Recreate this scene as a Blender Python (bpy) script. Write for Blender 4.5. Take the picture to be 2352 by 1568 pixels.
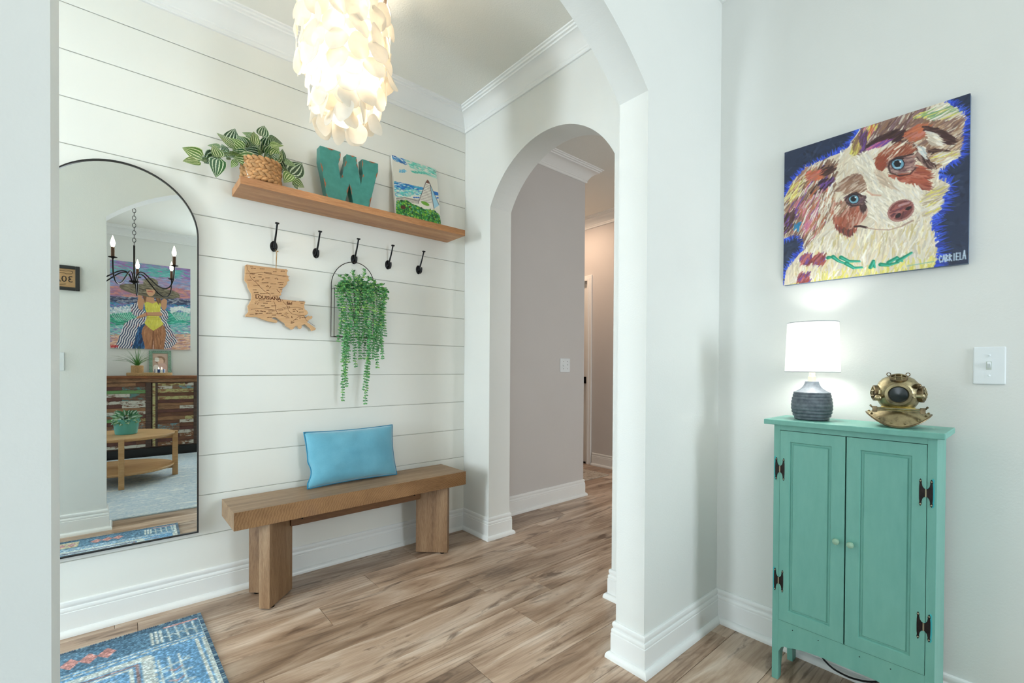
import bpy, bmesh, math, random
import numpy as np
from mathutils import Matrix, Vector, noise
random.seed(7)
PI = math.pi
SC = bpy.context.scene
for o in list(bpy.data.objects): bpy.data.objects.remove(o)
COL = SC.collection

# ------------------------------------------------------------------ camera
FPX, CX, CY = 1045.7, 1176.0, 852.0
yaw, pitch, roll = math.radians(40.642), math.radians(-0.4496), math.radians(0.3359)
cy_, sy_ = math.cos(yaw), math.sin(yaw)
A_ = Matrix(((cy_, -sy_, 0), (0, 0, -1), (sy_, cy_, 0)))
c_, s_ = math.cos(pitch), math.sin(pitch)
B_ = Matrix(((1, 0, 0), (0, c_, s_), (0, -s_, c_)))
c_, s_ = math.cos(roll), math.sin(roll)
C_ = Matrix(((c_, -s_, 0), (s_, c_, 0), (0, 0, 1)))
RW = C_ @ B_ @ A_                       # world -> camera (x right, y down, z forward)
camd = bpy.data.cameras.new('camera')
camd.sensor_fit = 'HORIZONTAL'; camd.sensor_width = 36.0
camd.lens = FPX / 2352 * 36.0
camd.shift_x = -(CX - 1176) / 2352
camd.shift_y = (CY - 784) / 2352
camd.clip_start = 0.02; camd.clip_end = 100
cam = bpy.data.objects.new('camera', camd); COL.objects.link(cam)
right, down, fwd = Vector(RW[0]), Vector(RW[1]), Vector(RW[2])
m3 = Matrix((right, -down, -fwd)).transposed()
cam.matrix_world = Matrix.Translation((0, 0, 1.08)) @ m3.to_4x4()
SC.camera = cam

# ------------------------------------------------------------------ view, world, lights
SC.view_settings.view_transform = 'Standard'
SC.view_settings.look = 'None'
SC.view_settings.exposure = 0.17
SC.view_settings.gamma = 1.0
SC.view_settings.use_curve_mapping = False

W_ = bpy.data.worlds.new('daylight'); SC.world = W_; W_.use_nodes = True
W_.node_tree.nodes['Background'].inputs[0].default_value = (0.72, 0.86, 1.0, 1)
W_.node_tree.nodes['Background'].inputs[1].default_value = 1.2

def area(name, loc, rot, sx, sy, power, color):
    l = bpy.data.lights.new(name, 'AREA'); l.shape = 'RECTANGLE'; l.size = sx; l.size_y = sy
    l.energy = power; l.color = color
    o = bpy.data.objects.new(name, l); COL.objects.link(o); o.location = loc; o.rotation_euler = rot
    o.visible_camera = True
    return o
DAY = (0.82, 0.925, 1.0)
# daylight just outside the windows of the sitting room and the glazed front door
area('daylight_window', (-4.02, -0.75, 1.55), (0, -PI/2, 0), 1.56, 1.06, 26, DAY)
area('daylight_window', (-2.7, -2.24, 1.55), (PI/2, 0, 0), 1.46, 1.56, 21, DAY)
area('daylight_window', (1.45, -2.24, 1.65), (PI/2, 0, 0), 0.56, 1.36, 36, DAY)
area('daylight_door', (-3.63, 1.40, 1.30), (0, -PI/2, 0), 1.7, 0.54, 94, DAY)
area('hall_fill', (2.9, -2.02, 1.4), (PI/2, 0, 0), 0.96, 1.56, 34, (1.0, 0.98, 0.97))  # fill light added to brighten the hall, no known source there

# ------------------------------------------------------------------ helpers
def lin(c):
    c = c / 255.0
    return c / 12.92 if c <= 0.04045 else ((c + 0.055) / 1.055) ** 2.4
def C(r, g, b): return (lin(r), lin(g), lin(b), 1.0)

WM = {}                                  # world matrices of things built so far
def wmat(o): return WM.get(o.name, Matrix.Identity(4)) if o is not None else Matrix.Identity(4)
def props(o, label=None, cat=None, group=None, kind=None):
    if label: o['label'] = label
    if cat: o['category'] = cat
    if group: o['group'] = group
    if kind: o['kind'] = kind
    return o
def thing(name, label, cat, loc=(0, 0, 0), rotz=0.0, group=None, rot=None):
    o = bpy.data.objects.new(name, None); COL.objects.link(o)
    o.empty_display_size = 0.05
    mw = Matrix.Translation(loc) @ (rot.to_4x4() if rot is not None else Matrix.Rotation(rotz, 4, 'Z'))
    o.matrix_basis = mw; WM[o.name] = mw
    return props(o, label, cat, group)
def link(name, data, parent=None, mw=None, local=None):
    """place a mesh; mw: matrix in world space, local: matrix in the parent's space"""
    o = bpy.data.objects.new(name, data); COL.objects.link(o)
    if parent is not None:
        o.parent = parent
        if local is not None:
            o.matrix_basis = local; WM[o.name] = wmat(parent) @ local
        else:
            mw = mw if mw is not None else Matrix.Identity(4)
            o.matrix_parent_inverse = wmat(parent).inverted(); o.matrix_basis = mw
            WM[o.name] = mw
    else:
        mw = mw if mw is not None else (local if local is not None else Matrix.Identity(4))
        o.matrix_basis = mw; WM[o.name] = mw
    return o

class MB:
    def __init__(s): s.v = []; s.f = []; s.uv = None
    def add(s, vs, fs):
        n = len(s.v); s.v += [tuple(p) for p in vs]; s.f += [tuple(i + n for i in f) for f in fs]; return s
    def box(s, x0, x1, y0, y1, z0, z1):
        return s.add([(x0,y0,z0),(x1,y0,z0),(x1,y1,z0),(x0,y1,z0),(x0,y0,z1),(x1,y0,z1),(x1,y1,z1),(x0,y1,z1)],
              [(0,3,2,1),(4,5,6,7),(0,1,5,4),(1,2,6,5),(2,3,7,6),(3,0,4,7)])
    def prism(s, poly, axis, a, b):
        n = len(poly)
        def P(p, t):
            return {'x': (t, p[0], p[1]), 'y': (p[0], t, p[1]), 'z': (p[0], p[1], t)}[axis]
        vs = [P(p, a) for p in poly] + [P(p, b) for p in poly]
        fs = [tuple(range(n)), tuple(range(2*n-1, n-1, -1))] + [(i, i+n, (i+1) % n + n, (i+1) % n) for i in range(n)]
        return s.add(vs, fs)
    def tube(s, path, r, seg=8, closed=False, caps=True):
        path = [Vector(p) for p in path]; n = len(path)
        rr = r if isinstance(r, (list, tuple)) else [r]*n
        tang = []
        for i in range(n):
            a = path[(i-1) % n] if (closed or i > 0) else path[i]
            b = path[(i+1) % n] if (closed or i < n-1) else path[i]
            t = (b - a); tang.append(t.normalized() if t.length > 1e-9 else Vector((0,0,1)))
        up = Vector((0,0,1)) if abs(tang[0].z) < .9 else Vector((1,0,0))
        nrm = (up - tang[0]*up.dot(tang[0])).normalized()
        vs = []; fs = []
        for i in range(n):
            t = tang[i]; nrm = (nrm - t*nrm.dot(t))
            nrm = nrm.normalized() if nrm.length > 1e-6 else t.orthogonal().normalized()
            bi = t.cross(nrm)
            for k in range(seg):
                a = 2*PI*k/seg
                vs.append(path[i] + (nrm*math.cos(a) + bi*math.sin(a))*rr[i])
        m = n if closed else n-1
        for i in range(m):
            j = (i+1) % n
            for k in range(seg):
                fs.append((i*seg+k, i*seg+(k+1) % seg, j*seg+(k+1) % seg, j*seg+k))
        if caps and not closed:
            fs.append(tuple(range(seg-1, -1, -1))); fs.append(tuple((n-1)*seg+k for k in range(seg)))
        return s.add(vs, fs)
    def lathe(s, prof, seg=32, c=(0,0,0), cap=True, sx=1, sy=1, axis='z'):
        vs = []; fs = []; n = len(prof)
        for r, z in prof:
            for k in range(seg):
                a = 2*PI*k/seg; p = (r*math.cos(a)*sx, r*math.sin(a)*sy, z)
                if axis == 'x': p = (p[2], p[0], p[1])
                if axis == 'y': p = (p[0], p[2], p[1])
                vs.append((c[0]+p[0], c[1]+p[1], c[2]+p[2]))
        for i in range(n-1):
            for k in range(seg):
                fs.append((i*seg+k, i*seg+(k+1) % seg, (i+1)*seg+(k+1) % seg, (i+1)*seg+k))
        if cap:
            fs.append(tuple(range(seg-1, -1, -1))); fs.append(tuple((n-1)*seg+k for k in range(seg)))
        return s.add(vs, fs)
    def ball(s, c, rx, ry=None, rz=None, seg=16, rings=10):
        ry = ry or rx; rz = rz or rx
        prof = [(max(math.sin(PI*i/rings), 1e-4), -math.cos(PI*i/rings)) for i in range(rings+1)]
        vs = []; fs = []
        for r, z in prof:
            for k in range(seg):
                a = 2*PI*k/seg; vs.append((c[0]+rx*r*math.cos(a), c[1]+ry*r*math.sin(a), c[2]+rz*z))
        for i in range(rings):
            for k in range(seg):
                fs.append((i*seg+k, i*seg+(k+1) % seg, (i+1)*seg+(k+1) % seg, (i+1)*seg+k))
        fs.append(tuple(range(seg-1, -1, -1))); fs.append(tuple(rings*seg+k for k in range(seg)))
        return s.add(vs, fs)
    def torus(s, c, R, r, n=24, seg=8, axis='z', sx=1, sy=1):
        pts = []
        for i in range(n):
            a = 2*PI*i/n; p = (R*sx*math.cos(a), R*sy*math.sin(a), 0)
            if axis == 'x': p = (0, p[0], p[1])
            if axis == 'y': p = (p[0], 0, p[1])
            pts.append((c[0]+p[0], c[1]+p[1], c[2]+p[2]))
        return s.tube(pts, r, seg, closed=True)
    def xf(s, M, start=0):
        s.v[start:] = [tuple(M @ Vector(p)) for p in s.v[start:]]; return s
    def mesh(s, name, mat=None, smooth=False, angle=35, fix=True):
        me = bpy.data.meshes.new(name)
        me.from_pydata(s.v, [], s.f)
        if fix:
            b = bmesh.new(); b.from_mesh(me); bmesh.ops.recalc_face_normals(b, faces=b.faces); b.to_mesh(me); b.free()
        if mat: me.materials.append(mat)
        if smooth:
            me.polygons.foreach_set('use_smooth', [True]*len(me.polygons))
            if angle < 180: me.set_sharp_from_angle(angle=math.radians(angle))
        me.update()
        return me
    def build(s, name, mat, parent=None, smooth=False, bevel=0, local=False, angle=35, seg=2, mw=None, kind=None, label=None):
        me = s.mesh(name, mat, smooth, angle)
        o = link(name, me, parent, local=Matrix.Identity(4) if local else None, mw=mw)
        if bevel:
            b = o.modifiers.new('bevel', 'BEVEL'); b.width = bevel; b.segments = seg; b.limit_method = 'ANGLE'; b.angle_limit = math.radians(40)
            b.harden_normals = False
        if kind: o['kind'] = kind
        if label: o['label'] = label
        return o

# ------------------------------------------------------------------ node materials
def newmat(name):
    m = bpy.data.materials.new(name); m.use_nodes = True
    nt = m.node_tree; b = nt.nodes['Principled BSDF']
    return m, nt, b
def N(nt, t, **kw):
    n = nt.nodes.new(t)
    for k, v in kw.items(): setattr(n, k, v)
    return n
def mixc(nt, fac, a, b, blend='MIX'):
    n = N(nt, 'ShaderNodeMix', data_type='RGBA', blend_type=blend)
    for sock, val in ((n.inputs[0], fac), (n.inputs[6], a), (n.inputs[7], b)):
        if hasattr(val, 'is_output'): nt.links.new(val, sock)
        else: sock.default_value = val
    return n.outputs[2]
def ramp(nt, fac, stops):
    n = N(nt, 'ShaderNodeValToRGB'); e = n.color_ramp.elements
    while len(e) < len(stops): e.new(0.5)
    for i, (p, c) in enumerate(stops): e[i].position = p; e[i].color = c
    nt.links.new(fac, n.inputs[0]); return n.outputs[0]
def noise_n(nt, vec, scale, detail=3, rough=.55, dist=0):
    n = N(nt, 'ShaderNodeTexNoise'); n.inputs['Scale'].default_value = scale
    n.inputs['Detail'].default_value = detail; n.inputs['Roughness'].default_value = rough
    n.inputs['Distortion'].default_value = dist
    if vec is not None: nt.links.new(vec, n.inputs['Vector'])
    return n.outputs['Fac']
def coords(nt, kind='Object', scale=(1,1,1), rnd=False, rot=(0,0,0)):
    tc = N(nt, 'ShaderNodeTexCoord'); mp = N(nt, 'ShaderNodeMapping')
    mp.inputs['Scale'].default_value = scale; mp.inputs['Rotation'].default_value = rot
    src = tc.outputs[kind]
    if rnd:
        oi = N(nt, 'ShaderNodeObjectInfo'); ml = N(nt, 'ShaderNodeMath', operation='MULTIPLY'); ml.inputs[1].default_value = 57.0
        nt.links.new(oi.outputs['Random'], ml.inputs[0])
        ad = N(nt, 'ShaderNodeVectorMath', operation='ADD'); nt.links.new(src, ad.inputs[0]); nt.links.new(ml.outputs[0], ad.inputs[1])
        src = ad.outputs[0]
    nt.links.new(src, mp.inputs['Vector'])
    return mp.outputs[0]
def bump(nt, b, h, strength, dist=.01):
    n = N(nt, 'ShaderNodeBump'); n.inputs['Strength'].default_value = strength; n.inputs['Distance'].default_value = dist
    nt.links.new(h, n.inputs['Height']); nt.links.new(n.outputs[0], b.inputs['Normal'])
def simple(name, col, rough=.5, metal=0, var=0, vscale=8, bmp=0, bscale=200, bdist=.002, coat=0, sheen=0, kind='Object', detail=3, spec=None):
    m, nt, b = newmat(name)
    b.inputs['Base Color'].default_value = col; b.inputs['Roughness'].default_value = rough; b.inputs['Metallic'].default_value = metal
    if coat: b.inputs['Coat Weight'].default_value = coat; b.inputs['Coat Roughness'].default_value = .15
    if sheen: b.inputs['Sheen Weight'].default_value = sheen
    if spec is not None: b.inputs['Specular IOR Level'].default_value = spec
    v = coords(nt, kind)
    if var:
        f = noise_n(nt, v, vscale, detail)
        d = tuple(max(0, c*(1-var)) for c in col[:3]) + (1,); l = tuple(min(1, c*(1+var)) for c in col[:3]) + (1,)
        nt.links.new(ramp(nt, f, [(.3, d), (.7, l)]), b.inputs['Base Color'])
    if bmp:
        bump(nt, b, noise_n(nt, v, bscale, detail), bmp, bdist)
    return m
def wood(name, dark, mid, light, axis='X', stretch=9, fine=26, rough=.45, rnd=False, rings=0, knots=0, streak=None, bmp=.15, kind='Object', tone=0):
    """grain runs along `axis`"""
    m, nt, b = newmat(name)
    k = {'X': (1, stretch, stretch), 'Y': (stretch, 1, stretch), 'Z': (stretch, stretch, 1)}[axis]
    v = coords(nt, kind, k, rnd)
    base = noise_n(nt, v, 1.3, 5, .6, .6)
    fin = noise_n(nt, v, fine, 4, .7)
    col = ramp(nt, base, [(.28, dark), (.5, mid), (.72, light)])
    col = mixc(nt, .35, col, ramp(nt, fin, [(.35, dark), (.62, light)]), 'MIX')
    if rings:
        wv = N(nt, 'ShaderNodeTexWave', wave_type='BANDS', bands_direction={'X': 'Y', 'Y': 'X', 'Z': 'X'}[axis])
        wv.inputs['Scale'].default_value = rings; wv.inputs['Distortion'].default_value = 9; wv.inputs['Detail'].default_value = 2
        wv.inputs['Detail Scale'].default_value = .55
        v2 = coords(nt, kind, {'X': (.55, 2.2, 2.2), 'Y': (2.2, .55, 2.2), 'Z': (2.2, 2.2, .55)}[axis], rnd)
        nt.links.new(v2, wv.inputs['Vector'])
        msk = ramp(nt, noise_n(nt, v2, 1.1, 2), [(.45, (0,0,0,1)), (.62, (1,1,1,1))])
        lines = ramp(nt, wv.outputs['Fac'], [(.0, (1,1,1,1)), (.16, (0,0,0,1))])
        mm = N(nt, 'ShaderNodeMath', operation='MULTIPLY'); nt.links.new(msk, mm.inputs[0]); nt.links.new(lines, mm.inputs[1])
        m2 = N(nt, 'ShaderNodeMath', operation='MULTIPLY'); nt.links.new(mm.outputs[0], m2.inputs[0]); m2.inputs[1].default_value = .5
        col = mixc(nt, m2.outputs[0], col, light if streak is None else streak)
    if knots:
        vk = coords(nt, kind, {'X': (1.1, 4, 4), 'Y': (4, 1.1, 4), 'Z': (4, 4, 1.1)}[axis], rnd)
        dk = ramp(nt, noise_n(nt, vk, 1.6, 4, .65, .8), [(.60, (0,0,0,1)), (.74, (1,1,1,1))])
        m2 = N(nt, 'ShaderNodeMath', operation='MULTIPLY'); nt.links.new(dk, m2.inputs[0]); m2.inputs[1].default_value = knots
        col = mixc(nt, m2.outputs[0], col, tuple(c*.42 for c in dark[:3]) + (1,))
    if tone and rnd:
        oi = N(nt, 'ShaderNodeObjectInfo')
        tr = ramp(nt, oi.outputs['Random'], [(0, (1-tone,)*3 + (1,)), (1, (1+tone*.6,)*3 + (1,))])
        col = mixc(nt, 1.0, col, tr, 'MULTIPLY')
    nt.links.new(col, b.inputs['Base Color'])
    b.inputs['Roughness'].default_value = rough
    if bmp: bump(nt, b, fin, bmp, .002)
    return m
def attrmat(name, attr='paint', rough=.5, bmp=.1, bscale=300, bdist=.001, noise_amt=0, nscale=200):
    m, nt, b = newmat(name)
    a = N(nt, 'ShaderNodeAttribute'); a.attribute_name = attr
    col = a.outputs['Color']; v = coords(nt, 'Object')
    if noise_amt:
        f = noise_n(nt, v, nscale, 2)
        col = mixc(nt, 1.0, col, ramp(nt, f, [(.3, (1-noise_amt,)*3 + (1,)), (.7, (1+noise_amt,)*3 + (1,))]), 'MULTIPLY')
    nt.links.new(col, b.inputs['Base Color']); b.inputs['Roughness'].default_value = rough
    if bmp: bump(nt, b, noise_n(nt, v, bscale, 2), bmp, bdist)
    return m
def emis(name, col, strength, base=None):
    m, nt, b = newmat(name)
    b.inputs['Base Color'].default_value = base or col
    b.inputs['Emission Color'].default_value = col; b.inputs['Emission Strength'].default_value = strength
    return m
def translucent(name, col, trans=.6, rough=.5, var=0):
    m, nt, b = newmat(name)
    b.inputs['Base Color'].default_value = col; b.inputs['Roughness'].default_value = rough
    t = N(nt, 'ShaderNodeBsdfTranslucent'); t.inputs['Color'].default_value = col
    if var:
        v = coords(nt, 'Object', rnd=True); f = noise_n(nt, v, 30, 4)
        cc = ramp(nt, f, [(.3, tuple(c*(1-var) for c in col[:3]) + (1,)), (.7, col)])
        nt.links.new(cc, b.inputs['Base Color']); nt.links.new(cc, t.inputs['Color'])
    mx = N(nt, 'ShaderNodeMixShader'); mx.inputs[0].default_value = trans
    nt.links.new(b.outputs[0], mx.inputs[1]); nt.links.new(t.outputs[0], mx.inputs[2])
    nt.links.new(mx.outputs[0], nt.nodes['Material Output'].inputs['Surface'])
    return m

def textmesh(s, size, mat, extrude=0.0006, align='CENTER', bold=0):
    cu = bpy.data.curves.new('text', 'FONT'); cu.body = s; cu.size = size; cu.extrude = extrude
    cu.offset = bold; cu.align_x = align; cu.align_y = 'CENTER'; cu.resolution_u = 2
    o = bpy.data.objects.new('text', cu); COL.objects.link(o)
    dg = bpy.context.evaluated_depsgraph_get(); dg.update()
    me = bpy.data.meshes.new_from_object(o.evaluated_get(dg))
    bpy.data.objects.remove(o); bpy.data.curves.remove(cu)
    me.materials.clear(); me.materials.append(mat)
    return me

# ------------------------------------------------------------------ a small painter: colours go to a mesh attribute
class Paint:
    def __init__(s, w, h, col):
        s.w, s.h = w, h; s.a = np.zeros((h, w, 3)); s.a[:] = col; s.T = None
        s.yy, s.xx = np.mgrid[0:h, 0:w]; s.rs = np.random.RandomState(5)
    def homography(s, quad, vmax=1.0):
        """quad: TL,TR,BR,BL in drawing coordinates -> canvas pixels"""
        dst = [(0, 0), (s.w, 0), (s.w, s.h*vmax), (0, s.h*vmax)]
        A = []; b = []
        for (x, y), (u, v) in zip(quad, dst):
            A.append([x, y, 1, 0, 0, 0, -u*x, -u*y]); b.append(u)
            A.append([0, 0, 0, x, y, 1, -v*x, -v*y]); b.append(v)
        hh = np.append(np.linalg.solve(np.array(A, float), np.array(b, float)), 1).reshape(3, 3)
        s.T = hh
    def t(s, pts):
        p = np.array(pts, float).reshape(-1, 2)
        if s.T is None: return p
        q = np.c_[p, np.ones(len(p))] @ s.T.T
        return q[:, :2] / q[:, 2:]
    def mask(s, pts):
        p = s.t(pts); inside = np.zeros((s.h, s.w), bool); n = len(p); j = n-1
        for i in range(n):
            xi, yi = p[i]; xj, yj = p[j]
            c = ((yi > s.yy) != (yj > s.yy)) & (s.xx < (xj-xi)*(s.yy-yi)/((yj-yi) or 1e-9)+xi)
            inside ^= c; j = i
        return inside
    def poly(s, pts, col, alpha=1.0):
        m = s.mask(pts)
        s.a[m] = s.a[m]*(1-alpha) + np.array(col, float)*alpha; return m
    def raw(s, p0, p1, w0, w1, col, alpha=1.0):
        r = max(w0, w1) + 1.5
        x0 = int(max(0, min(p0[0], p1[0])-r)); x1 = int(min(s.w, max(p0[0], p1[0])+r+1))
        y0 = int(max(0, min(p0[1], p1[1])-r)); y1 = int(min(s.h, max(p0[1], p1[1])+r+1))
        if x1 <= x0 or y1 <= y0: return
        X = s.xx[y0:y1, x0:x1]; Y = s.yy[y0:y1, x0:x1]
        dx, dy = p1[0]-p0[0], p1[1]-p0[1]; L = dx*dx+dy*dy+1e-9
        t = np.clip(((X-p0[0])*dx+(Y-p0[1])*dy)/L, 0, 1)
        d = np.hypot(X-p0[0]-t*dx, Y-p0[1]-t*dy)
        al = np.clip((w0+(w1-w0)*t)+.5-d, 0, 1)*alpha
        s.a[y0:y1, x0:x1] = s.a[y0:y1, x0:x1]*(1-al[..., None]) + np.array(col, float)*al[..., None]
    def line(s, pts, w, col, alpha=1.0, w1=None):
        p = s.t(pts); n = len(p)-1; w1 = w if w1 is None else w1
        for i in range(n): s.raw(p[i], p[i+1], w+(w1-w)*i/n, w+(w1-w)*(i+1)/n, col, alpha)
    def ell(s, c, rx, ry, col, ang=0, alpha=1.0):
        a = math.radians(ang)
        pts = [(c[0]+rx*math.cos(t)*math.cos(a)-ry*math.sin(t)*math.sin(a), c[1]+rx*math.cos(t)*math.sin(a)+ry*math.sin(t)*math.cos(a)) for t in np.linspace(0, 2*PI, 28)[:-1]]
        return s.poly(pts, col, alpha)
    def stripes(s, pts, ang, period, col, duty=.5, wob=1.5):
        m = s.mask(pts); a = math.radians(ang)
        q = (s.xx*math.cos(a)+s.yy*math.sin(a)+wob*np.sin((-s.xx*math.sin(a)+s.yy*math.cos(a))*.16))/period
        m &= (q % 1.0) < duty
        s.a[m] = col
    def fur(s, pts, n, L, w, ang, cols, jit=18, alpha=.9):
        """pts polygon; ang: degrees in canvas (0 right, 90 down) or function(x,y)"""
        m = s.mask(pts); ys, xs = np.nonzero(m)
        if len(xs) == 0: return
        for _ in range(n):
            k = s.rs.randint(len(xs)); x, y = xs[k], ys[k]
            a = ang(x, y) if callable(ang) else ang
            a = math.radians(a + s.rs.uniform(-jit, jit)); l = L*s.rs.uniform(.6, 1.3); ww = w*s.rs.uniform(.6, 1.3)
            c = np.array(cols[s.rs.randint(len(cols))], float)*s.rs.uniform(.9, 1.08)
            x, y = x-.5*l*math.cos(a), y-.5*l*math.sin(a); x2, y2 = x+l*math.cos(a), y+l*math.sin(a)
            xm, ym = (x+x2)/2 + s.rs.uniform(-.1, .1)*l, (y+y2)/2 + s.rs.uniform(-.1, .1)*l
            s.raw((x, y), (xm, ym), ww*.7, ww, np.clip(c, 0, 255), alpha); s.raw((xm, ym), (x2, y2), ww, .25, np.clip(c, 0, 255), alpha)
    def keep(s, bg, pts, grow=5.0, rag=4.0):
        """outside a ragged, slightly grown outline the background comes back"""
        m = s.mask(pts).astype(float)
        for _ in range(3):
            for ax in (0, 1):
                k = int(grow); m = sum(np.roll(m, i, ax) for i in range(-k, k+1))/(2*k+1)
        n = s.rs.normal(0, 1, m.shape)
        for _ in range(2): n = (n+np.roll(n, 1, 0)+np.roll(n, -1, 0)+np.roll(n, 1, 1)+np.roll(n, -1, 1))/2.6
        out = m + .07*n < .16
        s.a[out] = bg[out]
    def grid(s, name, origin, du, dv, mat, relief=None):
        """mesh of w x h vertices: origin + du*u + dv*v"""
        w, h = s.w, s.h; o = np.array(origin, float); du = np.array(du, float); dv = np.array(dv, float)
        u = np.linspace(0, 1, w); v = np.linspace(0, 1, h)
        P = o + u[None, :, None]*du + v[:, None, None]*dv
        if relief is not None: P = P + relief
        i = np.arange((h-1)*(w-1)); r = i//(w-1); c = i % (w-1); a = r*w+c
        F = np.c_[a, a+1, a+w+1, a+w]
        me = bpy.data.meshes.new(name)
        me.vertices.add(w*h); me.vertices.foreach_set('co', P.reshape(-1))
        me.loops.add(F.size); me.loops.foreach_set('vertex_index', F.reshape(-1).astype(np.int32))
        me.polygons.add(len(F)); me.polygons.foreach_set('loop_start', (np.arange(len(F))*4).astype(np.int32))
        me.update(calc_edges=True); me.validate()
        at = me.attributes.new('paint', 'FLOAT_COLOR', 'POINT')
        q = np.clip(s.a/255., 0, 1); q = np.where(q <= .04045, q/12.92, ((q+.055)/1.055)**2.4)
        at.data.foreach_set('color', np.c_[q.reshape(-1, 3), np.ones(w*h)].reshape(-1).astype(np.float32))
        me.materials.append(mat); return me
# ------------------------------------------------------------------ materials of the setting
M_wall = simple('painted_drywall', C(228, 230, 226), .55, var=.012, vscale=3, bmp=.22, bscale=170, bdist=.0016)
M_ship = simple('painted_shiplap', C(236, 236, 229), .38, var=.01, vscale=4, bmp=.05, bscale=60, bdist=.001)
M_trim = simple('white_trim_enamel', C(238, 240, 238), .30, bmp=.03, bscale=40, bdist=.001)
M_ceil = simple('ceiling_paint', C(238, 238, 230), .8, bmp=.35, bscale=140, bdist=.003)
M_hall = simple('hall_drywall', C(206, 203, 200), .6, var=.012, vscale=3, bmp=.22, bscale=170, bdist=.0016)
def floor_wood():
    m, nt, b = newmat('oak_plank')
    v = coords(nt, 'Object', (1.0, 5.5, 5.5), True)
    big = noise_n(nt, v, 1.5, 4, .55, 1.1); col = ramp(nt, big, [(.27, C(94, 70, 54)), (.41, C(154, 126, 104)), (.54, C(184, 159, 138)), (.72, C(222, 206, 190))])
    fv = coords(nt, 'Object', (1.0, 16, 16), True)
    fin = noise_n(nt, fv, 7, 5, .7, .3); col = mixc(nt, .22, col, ramp(nt, fin, [(.32, C(112, 84, 62)), (.64, C(206, 186, 162))]))
    # cathedral grain, only in patches
    v2 = coords(nt, 'Object', (.42, 2.6, 2.6), True)
    wv = N(nt, 'ShaderNodeTexWave', wave_type='BANDS', bands_direction='Y'); wv.inputs['Scale'].default_value = 5.5; wv.inputs['Distortion'].default_value = 7.5; wv.inputs['Detail'].default_value = 1.5; wv.inputs['Detail Scale'].default_value = .5
    nt.links.new(v2, wv.inputs['Vector'])
    ln = ramp(nt, wv.outputs['Fac'], [(.0, (1, 1, 1, 1)), (.22, (0, 0, 0, 1))]); mk = ramp(nt, noise_n(nt, v2, 1.4, 2), [(.46, (0, 0, 0, 1)), (.58, (1, 1, 1, 1))])
    mm = N(nt, 'ShaderNodeMath', operation='MULTIPLY'); nt.links.new(ln, mm.inputs[0]); nt.links.new(mk, mm.inputs[1])
    m2 = N(nt, 'ShaderNodeMath', operation='MULTIPLY'); nt.links.new(mm.outputs[0], m2.inputs[0]); m2.inputs[1].default_value = .38
    col = mixc(nt, m2.outputs[0], col, C(96, 68, 48))
    # dark mineral streaks and knots
    vk = coords(nt, 'Object', (1.5, 7, 7), True)
    dk = ramp(nt, noise_n(nt, vk, 1.7, 5, .62, 1.4), [(.555, (0, 0, 0, 1)), (.68, (1, 1, 1, 1))])
    m3_ = N(nt, 'ShaderNodeMath', operation='MULTIPLY'); nt.links.new(dk, m3_.inputs[0]); m3_.inputs[1].default_value = .72
    col = mixc(nt, m3_.outputs[0], col, C(78, 54, 38))
    oi = N(nt, 'ShaderNodeObjectInfo')
    col = mixc(nt, 1.0, col, ramp(nt, oi.outputs['Random'], [(0, (.86, .84, .82, 1)), (1, (1.25, 1.25, 1.25, 1))]), 'MULTIPLY')
    nt.links.new(col, b.inputs['Base Color']); b.inputs['Roughness'].default_value = .33; bump(nt, b, fin, .10, .002); return m
M_floor = floor_wood()
M_sub = simple('subfloor', C(60, 45, 34), .8)

dA, xB, xJ, Yn, Yf, xC, XL, ZC = 2.5295, 1.7486, 1.400, .9077, 1.0275, 1.950, -.0751, 2.745
xB2 = xB + .17
LX, BY = -4.0, -2.22                    # far left and back walls of the sitting room
EX = -3.60                              # end wall of the entry (front door)
HX, HY = 3.99, 2.5308                   # end wall and side wall of the hall

def struct(name, mb, mat, label, cat, **kw):
    o = mb.build(name, mat, **kw); props(o, label, cat, kind='structure'); return o

# floor: base slab with separate planks
fl = struct('floor', MB().box(LX-.12, HX+.12, BY-.12, 4.9, -.08, -.004), M_sub, 'oak-look plank floor running through entry, sitting room and hall', 'floor')
PW, PL = .184, 1.22
plank_mesh = {}
def plank(L):
    k = round(L, 3)
    if k not in plank_mesh:
        g = .0007; h = .0012; x0, x1, y0, y1 = g, L-g, g, PW-g
        b = MB().add([(x0,y0,-.006),(x1,y0,-.006),(x1,y1,-.006),(x0,y1,-.006),
                      (x0,y0,-h),(x1,y0,-h),(x1,y1,-h),(x0,y1,-h),
                      (x0+h,y0+h,0),(x1-h,y0+h,0),(x1-h,y1-h,0),(x0+h,y1-h,0)],
                     [(0,1,5,4),(1,2,6,5),(2,3,7,6),(3,0,4,7),(4,5,9,8),(5,6,10,9),(6,7,11,10),(7,4,8,11),(8,9,10,11)])
        plank_mesh[k] = b.mesh('plank', M_floor)
    return plank_mesh[k]
rr = random.Random(11)
row = -14
while True:
    y0 = 2.1006 + row*PW
    row += 1
    if y0 + PW < BY: continue
    if y0 > 4.3: break
    xmax = HX if y0 > .7 else xC
    xmin = LX if y0 < 1.0 else EX
    if y0 > HY: xmin = 2.975
    off = {2.1006: .957, round(2.1006-PW, 4): .672}.get(round(y0, 4), rr.uniform(0, PL))
    x = off - PL*math.ceil((off-xmin)/PL)
    while x < xmax:
        a, bq = max(x, xmin), min(x+PL, xmax)
        if bq-a > .03:
            link('plank', plank(bq-a), fl, mw=Matrix.Translation((a, y0, 0)))
        x += PL

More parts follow.
